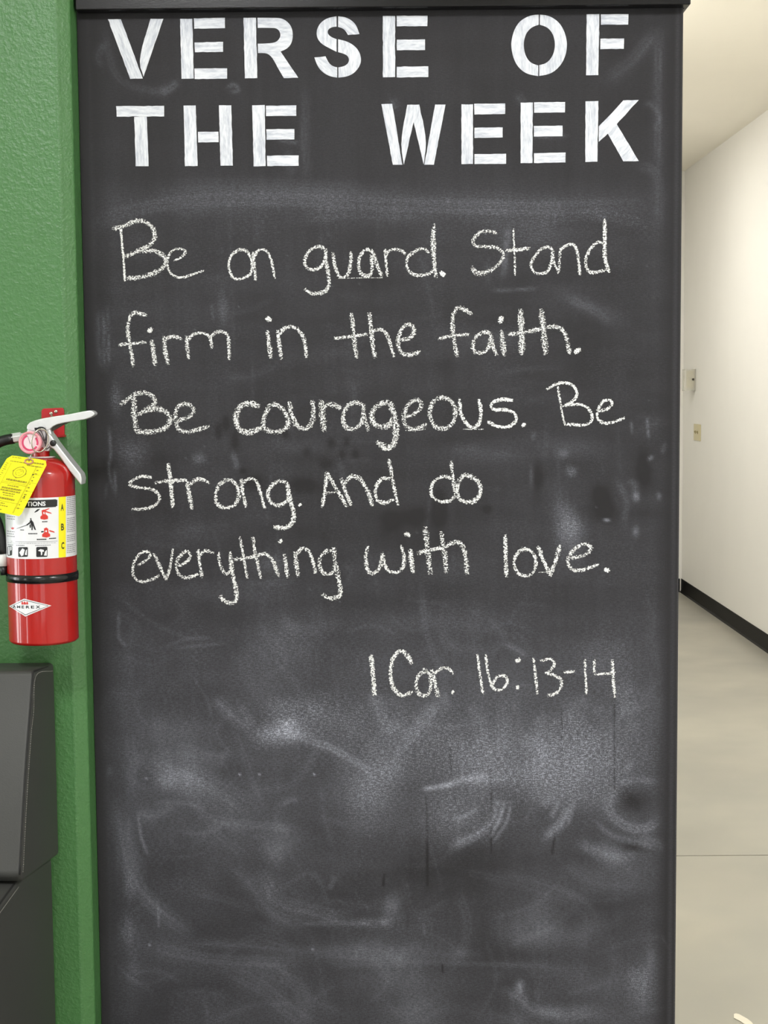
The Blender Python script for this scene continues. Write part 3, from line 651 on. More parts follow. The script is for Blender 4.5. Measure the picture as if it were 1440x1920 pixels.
word('faith', [(Z6, 28, [(245, 795), (200, 762), (150, 748), (115, 790), (107, 880), (120, 980), (140, 1088)], .45), (Z6, 22, [(10, 968), (110, 945), (220, 935)], .5), (Z6, 26, [(375, 925), (325, 920), (270, 960), (252, 1020), (270, 1062), (320, 1065), (365, 1030), (382, 950)], .45), (Z6, 28, [(380, 940), (392, 1010), (420, 1078)], .45), (Z6, 44, [(452, 832)], .85), (Z6, 36, [(455, 915), (465, 1000), (475, 1080)], .4),
               (Z6, 40, [(590, 765), (598, 900), (600, 1072)], .45), (Z6, 38, [(738, 765), (755, 900), (768, 1072)], .45), (Z6, 28, [(510, 935), (620, 920), (740, 895), (830, 880), (890, 905), (920, 970), (940, 1068)], .45), (Z6, 26, [(980, 1062), (1012, 1042)], .9)])
word('Be', [(Z7, 28, [(95, 232), (150, 190), (210, 160), (270, 165), (308, 202), (300, 240), (250, 270), (205, 300)], .4), (Z7, 36, [(175, 190), (177, 300), (190, 405)], .4), (Z7, 30, [(240, 280), (310, 262), (370, 275), (403, 310), (398, 365), (340, 400), (265, 412), (190, 406)], .45),
            (Z7, 26, [(430, 340), (490, 330), (545, 300), (563, 268), (530, 237), (480, 234), (447, 270), (442, 330), (460, 388), (510, 410), (590, 395), (655, 375)], .4)])
word('courageous', [(Z7, 32, [(975, 245), (920, 227), (860, 247), (832, 310), (842, 380), (880, 410), (940, 408), (990, 385)], .5), (Z7, 28, [(1050, 242), (1022, 290), (1008, 345), (1015, 388), (1060, 410), (1120, 404), (1163, 370), (1160, 312), (1125, 257), (1080, 234), (1040, 247)], .45), (Z7, 30, [(1175, 225), (1192, 310), (1230, 375), (1285, 388), (1323, 340), (1330, 270), (1322, 215)], .4),
                    (Z8, 38, [(78, 215), (82, 300), (96, 400)], .4), (Z8, 30, [(82, 270), (120, 237), (160, 237), (200, 262)], .4), (Z8, 26, [(355, 240), (290, 222), (237, 257), (218, 320), (232, 378), (280, 393), (330, 360), (350, 300), (342, 245)], .45), (Z8, 26, [(345, 260), (355, 330), (380, 400)], .4),
                    (Z8, 32, [(520, 232), (480, 222), (422, 257), (400, 310), (422, 362), (480, 378), (530, 350), (545, 290)], .45), (Z8, 38, [(520, 230), (545, 300), (557, 400), (547, 478), (500, 515), (440, 480)], .45), (Z8, 26, [(610, 312), (670, 300), (713, 255), (713, 217), (680, 203), (632, 242), (607, 310), (622, 373), (680, 393), (750, 365)], .4),
                    (Z8, 26, [(835, 190), (793, 222), (774, 290), (793, 358), (832, 386), (890, 383), (928, 340), (938, 270), (913, 213), (860, 190), (815, 197)], .45), (Z8, 21, [(965, 200), (977, 300), (1020, 368), (1060, 383), (1093, 350), (1103, 280), (1090, 205)], .65), (Z8, 19, [(1305, 208), (1240, 202), (1187, 216), (1167, 245), (1192, 269), (1260, 268), (1318, 292), (1328, 338), (1290, 373), (1220, 378), (1150, 347)], .7), (Z8, 26, [(1378, 366)], .95), (Z8, 5, [(620, 402), (700, 400), (745, 392)], .6), (Z8, 5, [(990, 394), (1120, 394)], .5)])
word('Be', [(Z9, 19, [(400, 150), (460, 117), (530, 105), (590, 130), (613, 180), (588, 232), (510, 272)], .65), (Z9, 15, [(475, 115), (490, 220), (510, 330), (530, 405)], .5), (Z9, 19, [(515, 270), (600, 256), (680, 276), (718, 330), (713, 383), (660, 406), (590, 402), (530, 400)], .65), (Z9, 19, [(755, 305), (820, 295), (863, 257), (848, 227), (800, 237), (767, 290), (757, 350), (790, 386), (850, 390), (950, 355)], .6)])
word('strong', [(Z7, 18, [(285, 702), (220, 698), (162, 725), (148, 752), (210, 768), (290, 780), (335, 815), (335, 858), (290, 893), (230, 907), (165, 907)], .55), (Z7, 24, [(395, 620), (410, 720), (425, 890)], .6), (Z7, 22, [(310, 738), (400, 725), (510, 722)], .55), (Z7, 24, [(515, 730), (530, 810), (548, 905)], .55), (Z7, 22, [(530, 755), (570, 720), (620, 718), (660, 740)], .5),
                (Z7, 22, [(775, 715), (722, 755), (700, 830), (720, 883), (770, 898), (825, 878), (850, 820), (838, 760), (800, 722), (755, 720)], .5), (Z7, 20, [(865, 720), (876, 800), (895, 890)], .55), (Z7, 20, [(870, 745), (920, 710), (960, 727), (985, 790), (1015, 900)], .55), (Z7, 22, [(1150, 735), (1110, 727), (1060, 757), (1037, 815), (1060, 867), (1110, 883), (1160, 850), (1165, 760)], .55), (Z7, 26, [(1160, 740), (1178, 840), (1203, 940), (1188, 1000), (1140, 1028), (1080, 1022)], .6), (Z7, 20, [(1243, 880)], .9)])
word('And', [(Z8, 23, [(85, 892), (100, 780), (115, 675)], .55), (Z8, 23, [(110, 672), (170, 770), (240, 888)], .5), (Z8, 18, [(110, 805), (185, 795)], .3), (Z8, 22, [(205, 715), (235, 800), (268, 877)], .55), (Z8, 25, [(220, 745), (270, 697), (320, 710), (370, 780), (405, 880)], .5), (Z8, 23, [(530, 712), (470, 712), (427, 770), (432, 838), (480, 868), (540, 845)], .5), (Z8, 21, [(512, 590), (535, 720), (570, 878)], .5)])
word('do', [(Z8, 19, [(925, 715), (870, 697), (812, 720), (782, 770), (792, 828), (850, 860), (910, 850), (938, 810)], .55), (Z8, 19, [(912, 605), (925, 720), (938, 830)], .5), (Z8, 27, [(950, 742), (990, 693), (1040, 697), (1088, 737), (1102, 790), (1073, 843), (1030, 863), (972, 845), (947, 790), (957, 732)], .5)])
word('everything', [(Z10, 16, [(130, 325), (190, 285), (200, 248), (150, 247), (107, 300), (94, 360), (112, 413), (160, 428), (220, 410), (255, 390)], .55), (Z10, 18, [(225, 255), (260, 330), (300, 418)], .55), (Z10, 16, [(300, 418), (325, 330), (340, 230)], .5), (Z10, 19, [(365, 330), (420, 310), (448, 270), (430, 240), (390, 262), (362, 320), (377, 383), (430, 403), (500, 380)], .5), (Z10, 20, [(495, 235), (505, 310), (520, 405)], .5), (Z10, 19, [(500, 270), (540, 237), (590, 252)], .5),
                    (Z10, 19, [(620, 250), (632, 320), (662, 380), (695, 362)], .5), (Z10, 25, [(692, 250), (702, 350), (725, 460), (733, 528), (710, 557), (660, 550), (635, 520)], .5), (Z10, 16, [(752, 155), (770, 250), (798, 405)], .55), (Z10, 21, [(715, 292), (790, 282), (870, 268)], .5), (Z10, 19, [(830, 155), (850, 270), (880, 405)], .5), (Z10, 21, [(860, 270), (910, 257), (955, 300), (990, 392)], .5), (Z10, 28, [(1003, 178)], .7), (Z10, 22, [(1025, 265), (1035, 330), (1045, 400)], .5),
                    (Z10, 24, [(1090, 250), (1098, 320), (1108, 392)], .45), (Z10, 21, [(1095, 270), (1130, 222), (1170, 237), (1200, 300), (1215, 377)], .5), (Z10, 21, [(1325, 235), (1280, 242), (1242, 290), (1247, 350), (1280, 383), (1325, 365), (1338, 300)], .45), (Z10, 26, [(1325, 225), (1345, 350), (1368, 470), (1358, 518), (1300, 528), (1260, 505)], .45)])
word('with', [(Z11, 18, [(130, 175), (122, 240), (137, 298), (165, 306), (195, 270), (205, 205)], .5), (Z11, 17, [(205, 205), (225, 280), (265, 303), (300, 288), (316, 240), (300, 170)], .5), (Z11, 26, [(330, 113)], .75), (Z11, 22, [(345, 190), (350, 245), (358, 300)], .5), (Z11, 24, [(420, 80), (430, 180), (445, 305)], .4), (Z11, 18, [(385, 205), (440, 190), (510, 178)], .5), (Z11, 23, [(500, 105), (515, 200), (525, 300)], .4), (Z11, 22, [(520, 175), (560, 152), (600, 162), (620, 220), (628, 305)], .4)])
word('love', [(Z11, 17, [(820, 115), (822, 220), (825, 320)], .6), (Z11, 15, [(935, 187), (887, 197), (864, 250), (882, 303), (930, 320), (963, 293), (973, 240), (950, 197), (905, 180)], .55), (Z11, 18, [(985, 175), (1010, 240), (1045, 315)], .55), (Z11, 18, [(1045, 315), (1070, 250), (1092, 170)], .55), (Z11, 17, [(1150, 232), (1215, 215), (1250, 182), (1215, 160), (1165, 187), (1132, 235), (1150, 283), (1200, 290), (1285, 262)], .5), (Z11, 26, [(1328, 290)], .8), (Z11, 4, [(985, 302), (1060, 300)], .5)])
word('1', [(Z12, 20, [(95, 105), (105, 200), (112, 300)], .6)])
word('Cor', [(Z12, 19, [(298, 145), (275, 102), (240, 82), (207, 117), (192, 190), (207, 263), (250, 303), (300, 288)], .55), (Z12, 17, [(372, 177), (332, 207), (320, 260), (337, 298), (375, 303), (393, 260), (388, 200), (355, 172)], .5), (Z12, 19, [(400, 180), (415, 240), (430, 305)], .5), (Z12, 15, [(405, 200), (450, 167), (485, 172), (505, 192)], .5), (Z12, 17, [(505, 287)], .85)])
word('16:13-14', [(Z12, 13, [(627, 100), (640, 200), (655, 295)], .6), (Z12, 13, [(668, 100), (680, 190), (705, 265), (745, 275), (776, 240), (765, 207), (725, 212), (700, 255)], .6), (Z12, 24, [(830, 128)], .9), (Z12, 20, [(828, 265)], .9), (Z12, 13, [(907, 120), (917, 200), (927, 295)], .6), (Z12, 13, [(945, 130), (990, 122), (1013, 145), (990, 180), (970, 192)], .6), (Z12, 15, [(970, 192), (1030, 210), (1048, 245), (1030, 285), (980, 305)], .55), (Z12, 13, [(1062, 188), (1108, 183)], .6), (Z12, 12, [(1165, 125), (1168, 210), (1173, 300)], .55), (Z12, 13, [(1212, 125), (1215, 195), (1260, 195), (1315, 188)], .55), (Z12, 15, [(1303, 130), (1307, 220), (1315, 310)], .55)])

# ------------------------------------------------------------------ fire extinguisher
RC = 0.0535
AY = YG - 0.017 - RC
axp = onY(79, 1060, AY); AX = axp.x
def cyl(x, y, r):
    d = ray(x, y); ox, oy = EYE.x - AX, EYE.y - AY
    a = d.x ** 2 + d.y ** 2; b = 2 * (ox * d.x + oy * d.y); c = ox * ox + oy * oy - r * r
    D = max(0.0, b * b - 4 * a * c); t = (-b - math.sqrt(D)) / (2 * a); return EYE + d * t
zb = onY(70, 1212, AY - RC).z
ext = empty('fire_extinguisher', (AX, AY, zb), 'red fire extinguisher hanging on the green wall beside the chalkboard', 'fire extinguisher')
zs = onY(142, 893, AY).z          # shoulder starts
zn = onY(82, 858, AY).z           # foot of the neck
zt = onY(82, 838, AY).z           # top of the neck
ds = zn - zs
prof = [(0.001, 0.012), (RC * 0.75, 0.010), (RC * 0.86, 0.0), (RC - 0.003, 0.0), (RC, 0.0035), (RC, 0.0045), (RC, 0.012), (RC, 0.03), (RC, (zs - zb) * 0.5), (RC, zs - zb - 0.03), (RC, zs - zb - 0.006), (RC, zs - zb - 0.002)]
for i in range(1, 11):
    a = math.pi / 2 * i / 10
    prof.append((0.017 + (RC - 0.017) * math.cos(a), zs - zb + ds * math.sin(a)))
body = mesh('cylinder', *lathe(prof, (AX, AY, zb), 72), RED, ext, smooth=True)
body.modifiers.new('es', 'EDGE_SPLIT').split_angle = math.radians(50)
nk = lathe([(0.0125, zn - 0.004), (0.0135, zn + 0.002), (0.0135, zt - 0.002), (0.0122, zt)], (AX + 0.003, AY, 0), 36)
o = mesh('neck', *nk, RED, ext, smooth=True)
sheet = lathe([(0.016, zn + 0.0005), (0.021, zn + 0.0002), (0.0215, zn + 0.0016), (0.016, zn + 0.002)], (AX + 0.004, AY, 0), 36)
mesh('collar', *sheet, WHITEPL, ext, smooth=True, label='white collar ring under the valve')

def pxprism(name, pts, yf, depth, mat, parent, bevel=0.0015, label=None):
    P = [onY(x, y, yf) for x, y in pts]
    return mesh(name, *prism(P, (0, depth, 0)), mat, parent, bevel=bevel, label=label)
YV = AY
valve = pxprism('valve_body', [(62, 846), (62, 826), (50, 824), (50, 806), (66, 806), (72, 800), (92, 800), (96, 812), (97, 826), (92, 846)], YV - 0.011, 0.022, ALU, ext, 0.002)
lev = pxprism('lever', [(50, 803), (51, 797), (56, 792), (66, 788), (80, 784.5), (100, 781), (130, 776.5), (155, 771.5), (168, 769.5), (174, 771), (177.5, 775), (177, 778), (171, 782), (158, 786.5), (135, 790), (118, 793), (106, 796), (98, 800), (92, 806), (80, 808), (62, 808), (52, 807)], YV - 0.012, 0.024, ALU, ext, 0.0025, label='silver squeeze lever')
pxprism('lever_tongue', [(89, 806), (98, 798), (112, 794), (132, 791), (118, 797), (106, 804), (94, 810)], YV - 0.004, 0.008, DARKPL, lev, 0.001)
hb = pxprism('carry_handle', [(87, 830), (87, 816), (91, 811), (97, 818), (104, 829), (128, 860), (151, 889), (153.5, 898), (152, 910), (147, 904), (130, 883), (112, 857), (100, 842), (92, 837)], YV - 0.017, 0.034, ALU, ext, 0.0022, label='silver carry handle')
p = onY(99.5, 831, YV - 0.0172)
mesh('rivet', *lathe([(0.0048, 0.002), (0.0048, -0.0012), (0.0036, -0.0022), (0.001, -0.0024)], tuple(p), 20, 'y'), INK, hb, smooth=True, label='black rivet')
# outlet with hex end, hose, nozzle
p0, p1 = onY(50, 818, YV), onY(23, 822, YV)
outlet = mesh('hose_fitting', *tube([p0, p0 + (p1 - p0) * 0.35, p0 + (p1 - p0) * 0.36, p1], [0.0062, 0.0062, 0.0082, 0.0082], 6), ALU, ext, bevel=0.0008)
hp = [onY(x, y, yy) for x, y, yy in ((26, 822, YV), (4, 827, YV), (-16, 840, YV - 0.004), (-34, 872, YV - 0.008), (-36, 915, YV - 0.01), (-22, 948, YV - 0.012), (-6, 978, YV - 0.014), (1, 1010, YV - 0.016), (4, 1038, YV - 0.016))]
hose = mesh('hose', *tube([tuple(q) for q in spline([tuple(h) for h in hp], 0.006)], 0.0082, 14), BLACKRUB, ext, smooth=True, label='black rubber hose')
q0, q1, q2, q3 = [onY(x, y, YV - 0.016) for x, y in ((4, 1033, ), (5.2, 1048), (6.0, 1061), (7.5, 1078))]
mesh('hose_ferrule', *tube([q0, q1, q2], [0.0068, 0.0068, 0.0072], 14), WHITEPL, hose, smooth=True, label='white nozzle sleeve')
mesh('nozzle', *tube([q2, q3], [0.0058, 0.0052], 14), BLACKRUB, hose, smooth=True)
# pressure gauge
gc = onY(56.5, 830, YV - 0.03)
sc = (onY(57.5, 830, YV - 0.03) - gc).x
gr = 21.5 * sc
gauge = mesh('pressure_gauge', *lathe([(gr * 0.55, 0.02), (gr * 0.9, 0.012), (gr, 0.008), (gr, -0.001), (gr * 0.93, -0.0035), (gr * 0.80, -0.0025), (gr * 0.78, 0.0)], tuple(gc), 40, 'y'), PINK, ext, smooth=True, label='round gauge with pink rim')
mesh('gauge_dial', *lathe([(gr * 0.79, 0.0), (gr * 0.79, -0.0006)], tuple(gc), 40, 'y'), DIAL, gauge)
def ringband(c, r0, r1, a0, a1, y, n=28):
    V, F = [], []
    for i in range(n + 1):
        a = math.radians(a0 + (a1 - a0) * i / n)
        for r in (r0, r1): V.append((c.x + r * math.cos(a), c.y + y, c.z + r * math.sin(a)))
    for i in range(n): F.append((2 * i, 2 * i + 1, 2 * i + 3, 2 * i + 2))
    return V, F
mesh('gauge_scale', *join([ringband(gc, gr * 0.56, gr * 0.74, 110, 330, -0.0008), ringband(gc, gr * 0.56, gr * 0.74, -20, 40, -0.0008)]), DIALRED, gauge)
nd = [(-0.02, -0.12), (0.02, -0.12), (0.01, 0.62), (-0.01, 0.62)]
mesh('gauge_needle', [(gc.x + (x * math.cos(0.3) - z * math.sin(0.3)) * gr, gc.y - 0.0012, gc.z + (x * math.sin(0.3) + z * math.cos(0.3)) * gr) for x, z in nd], [(0, 1, 2, 3)], INK, gauge)
# pull pin ring and seal wire
rc = onY(75, 826, YV - 0.036)
ring = [(rc.x + sc * (13.5 * math.cos(a) * math.cos(.25) + 22 * math.sin(a) * math.sin(.25)), rc.y + 0.006 * math.cos(a), rc.z + sc * (22 * math.sin(a) * math.cos(.25) - 13.5 * math.cos(a) * math.sin(.25))) for a in [2 * math.pi * i / 40 for i in range(40)]]
pin = mesh('pull_pin', *tube(ring, 0.00105, 8, closed=True), STEEL, ext, smooth=True, label='steel pull ring')
def wire(pts, yy, r=0.0007): return tube([tuple(q) for q in spline([tuple(onY(x, y, yy)) for x, y in pts], 0.002)], r, 6)
mesh('seal_wire', *join([wire([(65, 806), (74, 801), (84, 803), (88, 815), (85, 835), (88, 842), (98, 832)], YV - 0.0155), wire([(68, 805), (78, 818), (86, 838), (80, 846)], YV - 0.0165), wire([(80, 802), (86, 812), (84, 826), (78, 810), (70, 804)], YV - 0.0175)]), INK, ext, smooth=True, label='thin black seal wire')
pxprism('seal', [(64, 802), (78, 801.5), (83, 804), (66, 808)], YV - 0.018, 0.005, BLACKRUB, ext, 0.0006)
# strap round the body
zb1, zb2 = onY(80, 1079, AY - RC).z, onY(80, 1095, AY - RC).z
zm = (zb1 + zb2) / 2; hh = (zb1 - zb2) / 2
mesh('strap', *lathe([(RC - 0.001, -hh), (RC + 0.0018, -hh + 0.0005), (RC + 0.0022, 0), (RC + 0.0018, hh - 0.0005), (RC - 0.001, hh)], (AX, AY, zm), 72), BLACKBAND, ext, smooth=True, label='black band round the cylinder')

# printed label wrapped round the cylinder
def cylpatch(z0, z1, a0, a1, r, n=60):
    V, F = [], []
    for i in range(n + 1):
        a = a0 + (a1 - a0) * i / n
        for z in (z0, z1): V.append((AX + r * math.sin(a), AY - r * math.cos(a), z))
    for i in range(n): F.append((2 * i, 2 * i + 2, 2 * i + 3, 2 * i + 1))
    return V, F
zl1, zl2 = onY(80, 933.5, AY - RC).z, onY(80, 1048, AY - RC).z
lab = mesh('instruction_label', *cylpatch(zl2, zl1, -2.2, 1.75, RC + 0.0003), LABELW, ext, smooth=True, label='white printed instruction label')
def cylpoly(polys, r):
    """outlines given as pixels of the label, cut into small triangles so that they follow the curve of the cylinder"""
    V, F = [], []
    for P in polys:
        bm = bmesh.new(); f = bm.faces.new([bm.verts.new((x, y, 0)) for x, y in P])
        bmesh.ops.triangulate(bm, faces=[f])
        for _ in range(6):
            lg = [e for e in bm.edges if e.calc_length() > 3.0]
            if not lg: break
            bmesh.ops.subdivide_edges(bm, edges=lg, cuts=1); bmesh.ops.triangulate(bm, faces=bm.faces[:])
        bm.verts.index_update(); n = len(V)
        V += [cyl(v.co.x, v.co.y, r) for v in bm.verts]; F += [tuple(n + v.index for v in q.verts) for q in bm.faces]
        bm.free()
    return V, F
def pictogram(layers, lb):
    """one printed picture: layers of (ink, outlines), each a hair above the one before"""
    V, F, M = [], [], []
    for k, (mat, polys) in enumerate(layers):
        v, f = cylpoly(polys, RC + 0.00055 + 0.00025 * k); n = len(V); V += v; F += [tuple(i + n for i in q) for q in f]; M += [k] * len(f)
    o = mesh('pictogram', V, F, layers[0][0], lab, label=lb, recalc=False)
    for mat, _ in layers[1:]: o.data.materials.append(mat)
    for p, k in zip(o.data.polygons, M): p.material_index = k
def cylquad(x0, x1, yl0, yl1, r, sl=0.0, n=12):
    """vertical-sided strip from x0 to x1; yl0/yl1 top and bottom; slope of its top edge"""
    V, F = [], []
    for i in range(n + 1):
        x = x0 + (x1 - x0) * i / n
        for y in (yl0, yl1): V.append(cyl(x, y + lab_dy(x), r))
    for i in range(n): F.append((2 * i, 2 * i + 2, 2 * i + 3, 2 * i + 1))
    return V, F
def lab_dy(x):
    """how the label's level lines curve in the picture, measured from its middle"""
    p = cyl(x, 990, RC + 0.0006); q = cyl(70, 990, RC + 0.0006)
    return -(q.z - p.z) / (2.27 / FPX)
r1, r2, r3 = RC + 0.00055, RC + 0.0008, RC + 0.00105
xl_stripe, xr_stripe = 110, 123.5
mesh('yellow_stripe', *cylquad(xl_stripe, xr_stripe, 934, 1047.5, r1), YELL, lab, label='yellow class stripe')
mesh('heading_bar', *join([cylquad(-2, 105, 937.5, 952, r1, n=30), cylquad(104.5, 107.5, 938.5, 950.5, r1, n=3)]), INK, lab, label='black heading bar')

FONTCACHE = {}
def text_tris(s, bold=0.0):
    key = (s, bold)
    if key in FONTCACHE: return FONTCACHE[key]
    cu = bpy.data.curves.new('t', 'FONT'); cu.body = s; cu.size = 1.0; cu.offset = bold; cu.resolution_u = 3
    ob = bpy.data.objects.new('t', cu); COL.objects.link(ob)
    dg = bpy.context.evaluated_depsgraph_get(); ev = ob.evaluated_get(dg); m = ev.to_mesh()
    V = [(v.co.x, v.co.y) for v in m.vertices]; F = [tuple(p.vertices) for p in m.polygons]
    ev.to_mesh_clear(); bpy.data.objects.remove(ob); bpy.data.curves.remove(cu)
    x0 = min(v[0] for v in V); x1 = max(v[0] for v in V); y0 = min(v[1] for v in V); y1 = max(v[1] for v in V)
    V = [((x - x0) / (x1 - x0), (y - y0) / (y1 - y0)) for x, y in V]
    FONTCACHE[key] = (V, F); return FONTCACHE[key]
def cyltext(s, x0, x1, y0, y1, r, bold=0.0):
    V, F = text_tris(s, bold)
    return [cyl(x0 + u * (x1 - x0), y1 + (y0 - y1) * v + lab_dy(x0 + u * (x1 - x0)), r) for u, v in V], F
# the heading word INSTRUCTIONS, its start hidden behind the yellow tag
wch = 0
mesh('heading_text', *join([cyltext('TIONS', 50, 85.5, 940.5, 949, r2, 0.03), cyltext('INSTRUC', 4, 48, 940.5, 949, r2, 0.03)]), LABELW, lab, label='white heading lettering')
mesh('class_letters', *join([cyltext('A', 114, 119.5, 947, 960, r2, 0.03), cyltext('B', 114.5, 120, 984, 997, r2, 0.03), cyltext('C', 115, 120.5, 1019, 1032, r2, 0.03)]), simple('class_letter_ink', lin((62, 64, 24)), 0.4), lab, label='dark letters A B C')
# fine print: rows of tiny grey marks
rows = []
def fine(x0, x1, y, h, r, gap=0.5, mean=3.0):
    x = x0
    while x < x1 - 0.8:
        wl = min(x1 - x, rng.uniform(0.6, 1.4) * mean); rows.append(cylquad(x, x + wl, y, y + h, r, n=2)); x += wl + gap
for k in range(30):
    y = 936 + k * 3.55
    if k in (10, 19, 24): continue
    fine(125.5, 141, y, 1.3, r1, 0.6, 4)
for y in (969, 973.5, 997, 1001.5, 1006): fine(13, 28, y, 1.6, r1, 0.8, 3)
fine(11, 108, 1015.5, 0.8, r1, 0.05, 20); fine(14, 106, 1018.5, 0.7, r1, 1.0, 4); fine(30, 46, 1022, 1.5, r1); fine(66, 95, 1022, 1.5, r1); fine(15, 25, 1022, 1.3, r1)
mesh('fine_print', *join(rows), GREYINK, lab, label='rows of grey fine print')
rows = []
fine(79, 89, 977.5, 2.0, r1, 0.4, 2); fine(53, 70, 999.5, 2.0, r1, 0.4, 2); fine(69, 87, 1010.5, 2.2, r1, 0.3, 2.2); fine(92, 105, 1009.5, 2.0, r1, 0.3, 2.2); fine(38, 45, 993, 1.4, r1, .3, 2)
mesh('caption_print', *join(rows), INK, lab)
# pictograms
pictogram([(REDINK, [[(76, 973), (75.5, 969), (79, 965.5), (86.5, 964.5), (90, 968), (90, 973), (83, 974.5)], [(79, 966), (78, 957), (82, 955.5), (85, 957), (85.5, 965)], [(80.5, 956.5), (92, 953), (93, 954), (84, 958.5)], [(84, 957), (96, 961.5), (97, 963.5), (84, 960)]]),
           (LABELW, [[(81, 960.5), (83, 959.5), (84, 964), (81.5, 964)]])], 'small red picture of an extinguisher, upper')
pictogram([(INK, [[(64, 960.5), (70, 955), (75.5, 954), (71, 958.5), (66, 961)]])], 'small black picture of a pulled pin')
pictogram([(REDINK, [[(79, 1006.5), (79, 1002), (82, 999), (90, 998.5), (94, 1001.5), (94, 1006), (87, 1008)], [(83, 999.3), (82.5, 991), (87, 989), (90.5, 991.5), (91, 999)]]),
           (LABELW, [[(84.5, 996), (86, 994), (88, 994.5), (88, 997.5), (85.8, 998)]])], 'small red picture of an extinguisher, lower')
pictogram([(REDINK, [[(92, 993.5), (101.5, 996.5), (102.5, 999), (93, 996.5)]])], 'small red picture of a lever')
pictogram([(INK, [[(77, 996), (82, 995.5), (82, 998), (77, 998.5)]])], 'small black picture of a nozzle')
pictogram([(REDINK, [[(20, 988), (21, 991.5), (24, 993), (26.5, 991), (26, 988), (24.5, 990.5), (23, 987.5), (21.8, 990.5)]])], 'small red picture of a flame')
pictogram([(INK, [[(56.2, 973), (57.2, 971.3), (58.8, 972), (59.2, 974), (57.6, 975.6)], [(55.2, 976.6), (59.2, 974.8), (62.8, 979.5), (64.2, 985), (58.5, 985.5), (57.2, 981)], [(61.4, 984.5), (64.2, 984.5), (66, 989.5), (67.6, 993.6), (65, 993.6), (62.8, 989)], [(58.4, 985), (61.6, 984.6), (61.2, 994), (58.8, 993.8), (59.2, 989)], [(49.6, 983.6), (55.6, 978.6), (57.2, 981), (50.4, 985.6)], [(55.4, 983.5), (57.8, 983.2), (58, 989.5), (55.6, 989.5)]]), (INK, [[(31, 991.6), (31, 990.9), (50, 984), (50.3, 985)]])], 'small black picture of a person spraying')
for x0, x1, y0, y1, wp in ((34, 52, 1026, 1044.5, [[(36, 1036), (42, 1028), (46.5, 1031), (44, 1041), (40, 1043)], [(46.5, 1040), (48.5, 1032), (50.5, 1030), (50.3, 1041)]]),
                           (68, 89, 1025.5, 1044.5, [[(71, 1032.5), (76, 1029.5), (82, 1031), (82.5, 1034.5), (77, 1034.8)], [(76.5, 1034.6), (79.5, 1034.8), (79, 1040), (76.8, 1041.5)], [(82.5, 1041.5), (84.5, 1034), (87.8, 1031), (87.8, 1042)]]),
                           (14, 22.5, 1024, 1042, [[(15, 1025), (18, 1025), (18.3, 1040.5), (15.3, 1040)], [(19, 1025), (21.6, 1025), (21.6, 1031), (19.3, 1033)]])):
    pictogram([(INK, [[(x0 + 1.5, y0), (x1 - 1.5, y0 - 0.4), (x1, y0 + 1), (x1, y1 - 1.5), (x1 - 1.5, y1 - 0.5), (x0 + 1.5, y1), (x0, y1 - 1.5), (x0, y0 + 1.5)]]), (LABELW, wp)], 'small square black and white pictogram')
# maker's diamond
def dia(sx, r, col, nm, lb=None):
    c = (55, 1138); T, Rr, B, Lf = (45, 1122.5), (96.5, 1135.5), (47.5, 1156), (16.8, 1136.5)
    q = []
    for a, b in ((T, Rr), (Rr, B), (B, Lf), (Lf, T)):
        for k in range(8): q.append((a[0] + (b[0] - a[0]) * k / 8, a[1] + (b[1] - a[1]) * k / 8))
    q = [(48 + (x - 48) * sx, 1138.5 + (y - 1138.5) * (sx - (1 - sx) * 0.4)) for x, y in q]
    V, F = cylpoly([q], r)
    return mesh(nm, V, F, col, ext if nm == 'maker_diamond' else D, smooth=True, label=lb, recalc=False)
D = None
D = dia(1.0, RC + 0.0004, LABELW, 'maker_diamond', 'white diamond maker badge')
dia(0.90, RC + 0.0006, INK, 'badge_border'); dia(0.85, RC + 0.0008, LABELW, 'badge_field')
mesh('badge_text', *join([cyltext(ch_, x0, x1, 1135.5 + dy, 1140.8 + dy, RC + 0.0010, 0.03) for ch_, x0, x1, dy in (('A', 23.8, 30, 0), ('M', 31.5, 38, 0), ('E', 40.5, 45, 0), ('R', 48.5, 55.5, 0), ('E', 58, 64, 0), ('X', 67, 75.5, 0))]), INK, D)
crest = []
for cx_, w_ in ((42, 1.7), (46.5, 2.2), (51, 1.7)):
    crest.append([(cx_ - w_, 1133.5), (cx_ - w_ * 1.1, 1130), (cx_ - 0.4, 1127.2), (cx_ + 0.6, 1129), (cx_ + w_, 1130.2), (cx_ + w_, 1133.5)])
mesh('badge_crest', *cylpoly(crest, RC + 0.0010), REDINK, D)

# hanging bracket on the wall behind the extinguisher
bc = onY(100, 793, YG)
brk = empty('wall_bracket', tuple(bc), 'small red metal hanger plate screwed to the green wall behind the extinguisher valve', 'bracket')
pp = [(77.5, 790), (77.5, 771), (79, 767.5), (82, 766), (116, 764.5), (119, 766.5), (120, 770), (121, 815), (119, 819), (112, 820), (80, 820), (77.5, 817)]
plate = pxprism('plate', pp, YG - 0.0035, 0.0033, BRACKRED, brk, 0.001)
pxprism('lip', [(109, 816), (120.5, 815.5), (121.5, 819.5), (110, 820.5)], YG - 0.016, 0.013, BRACKRED, brk, 0.001)
for x, y in ((105, 771.5), (96, 775)):
    q = onY(x, y, YG - 0.0035)
    s_ = mesh('screw', *lathe([(0.0028, 0.0), (0.0028, -0.001), (0.0016, -0.002), (0.0005, -0.002)], tuple(q), 16, 'y'), STEEL, brk, smooth=True, label='steel screw head')
hk = [onY(x, y, yy) for x, y, yy in ((96, 778, YG - 0.003), (98, 783, YG - 0.012), (98, 792, YG - 0.022), (98, 800, YG - 0.035), (96, 806, AY + 0.011))]
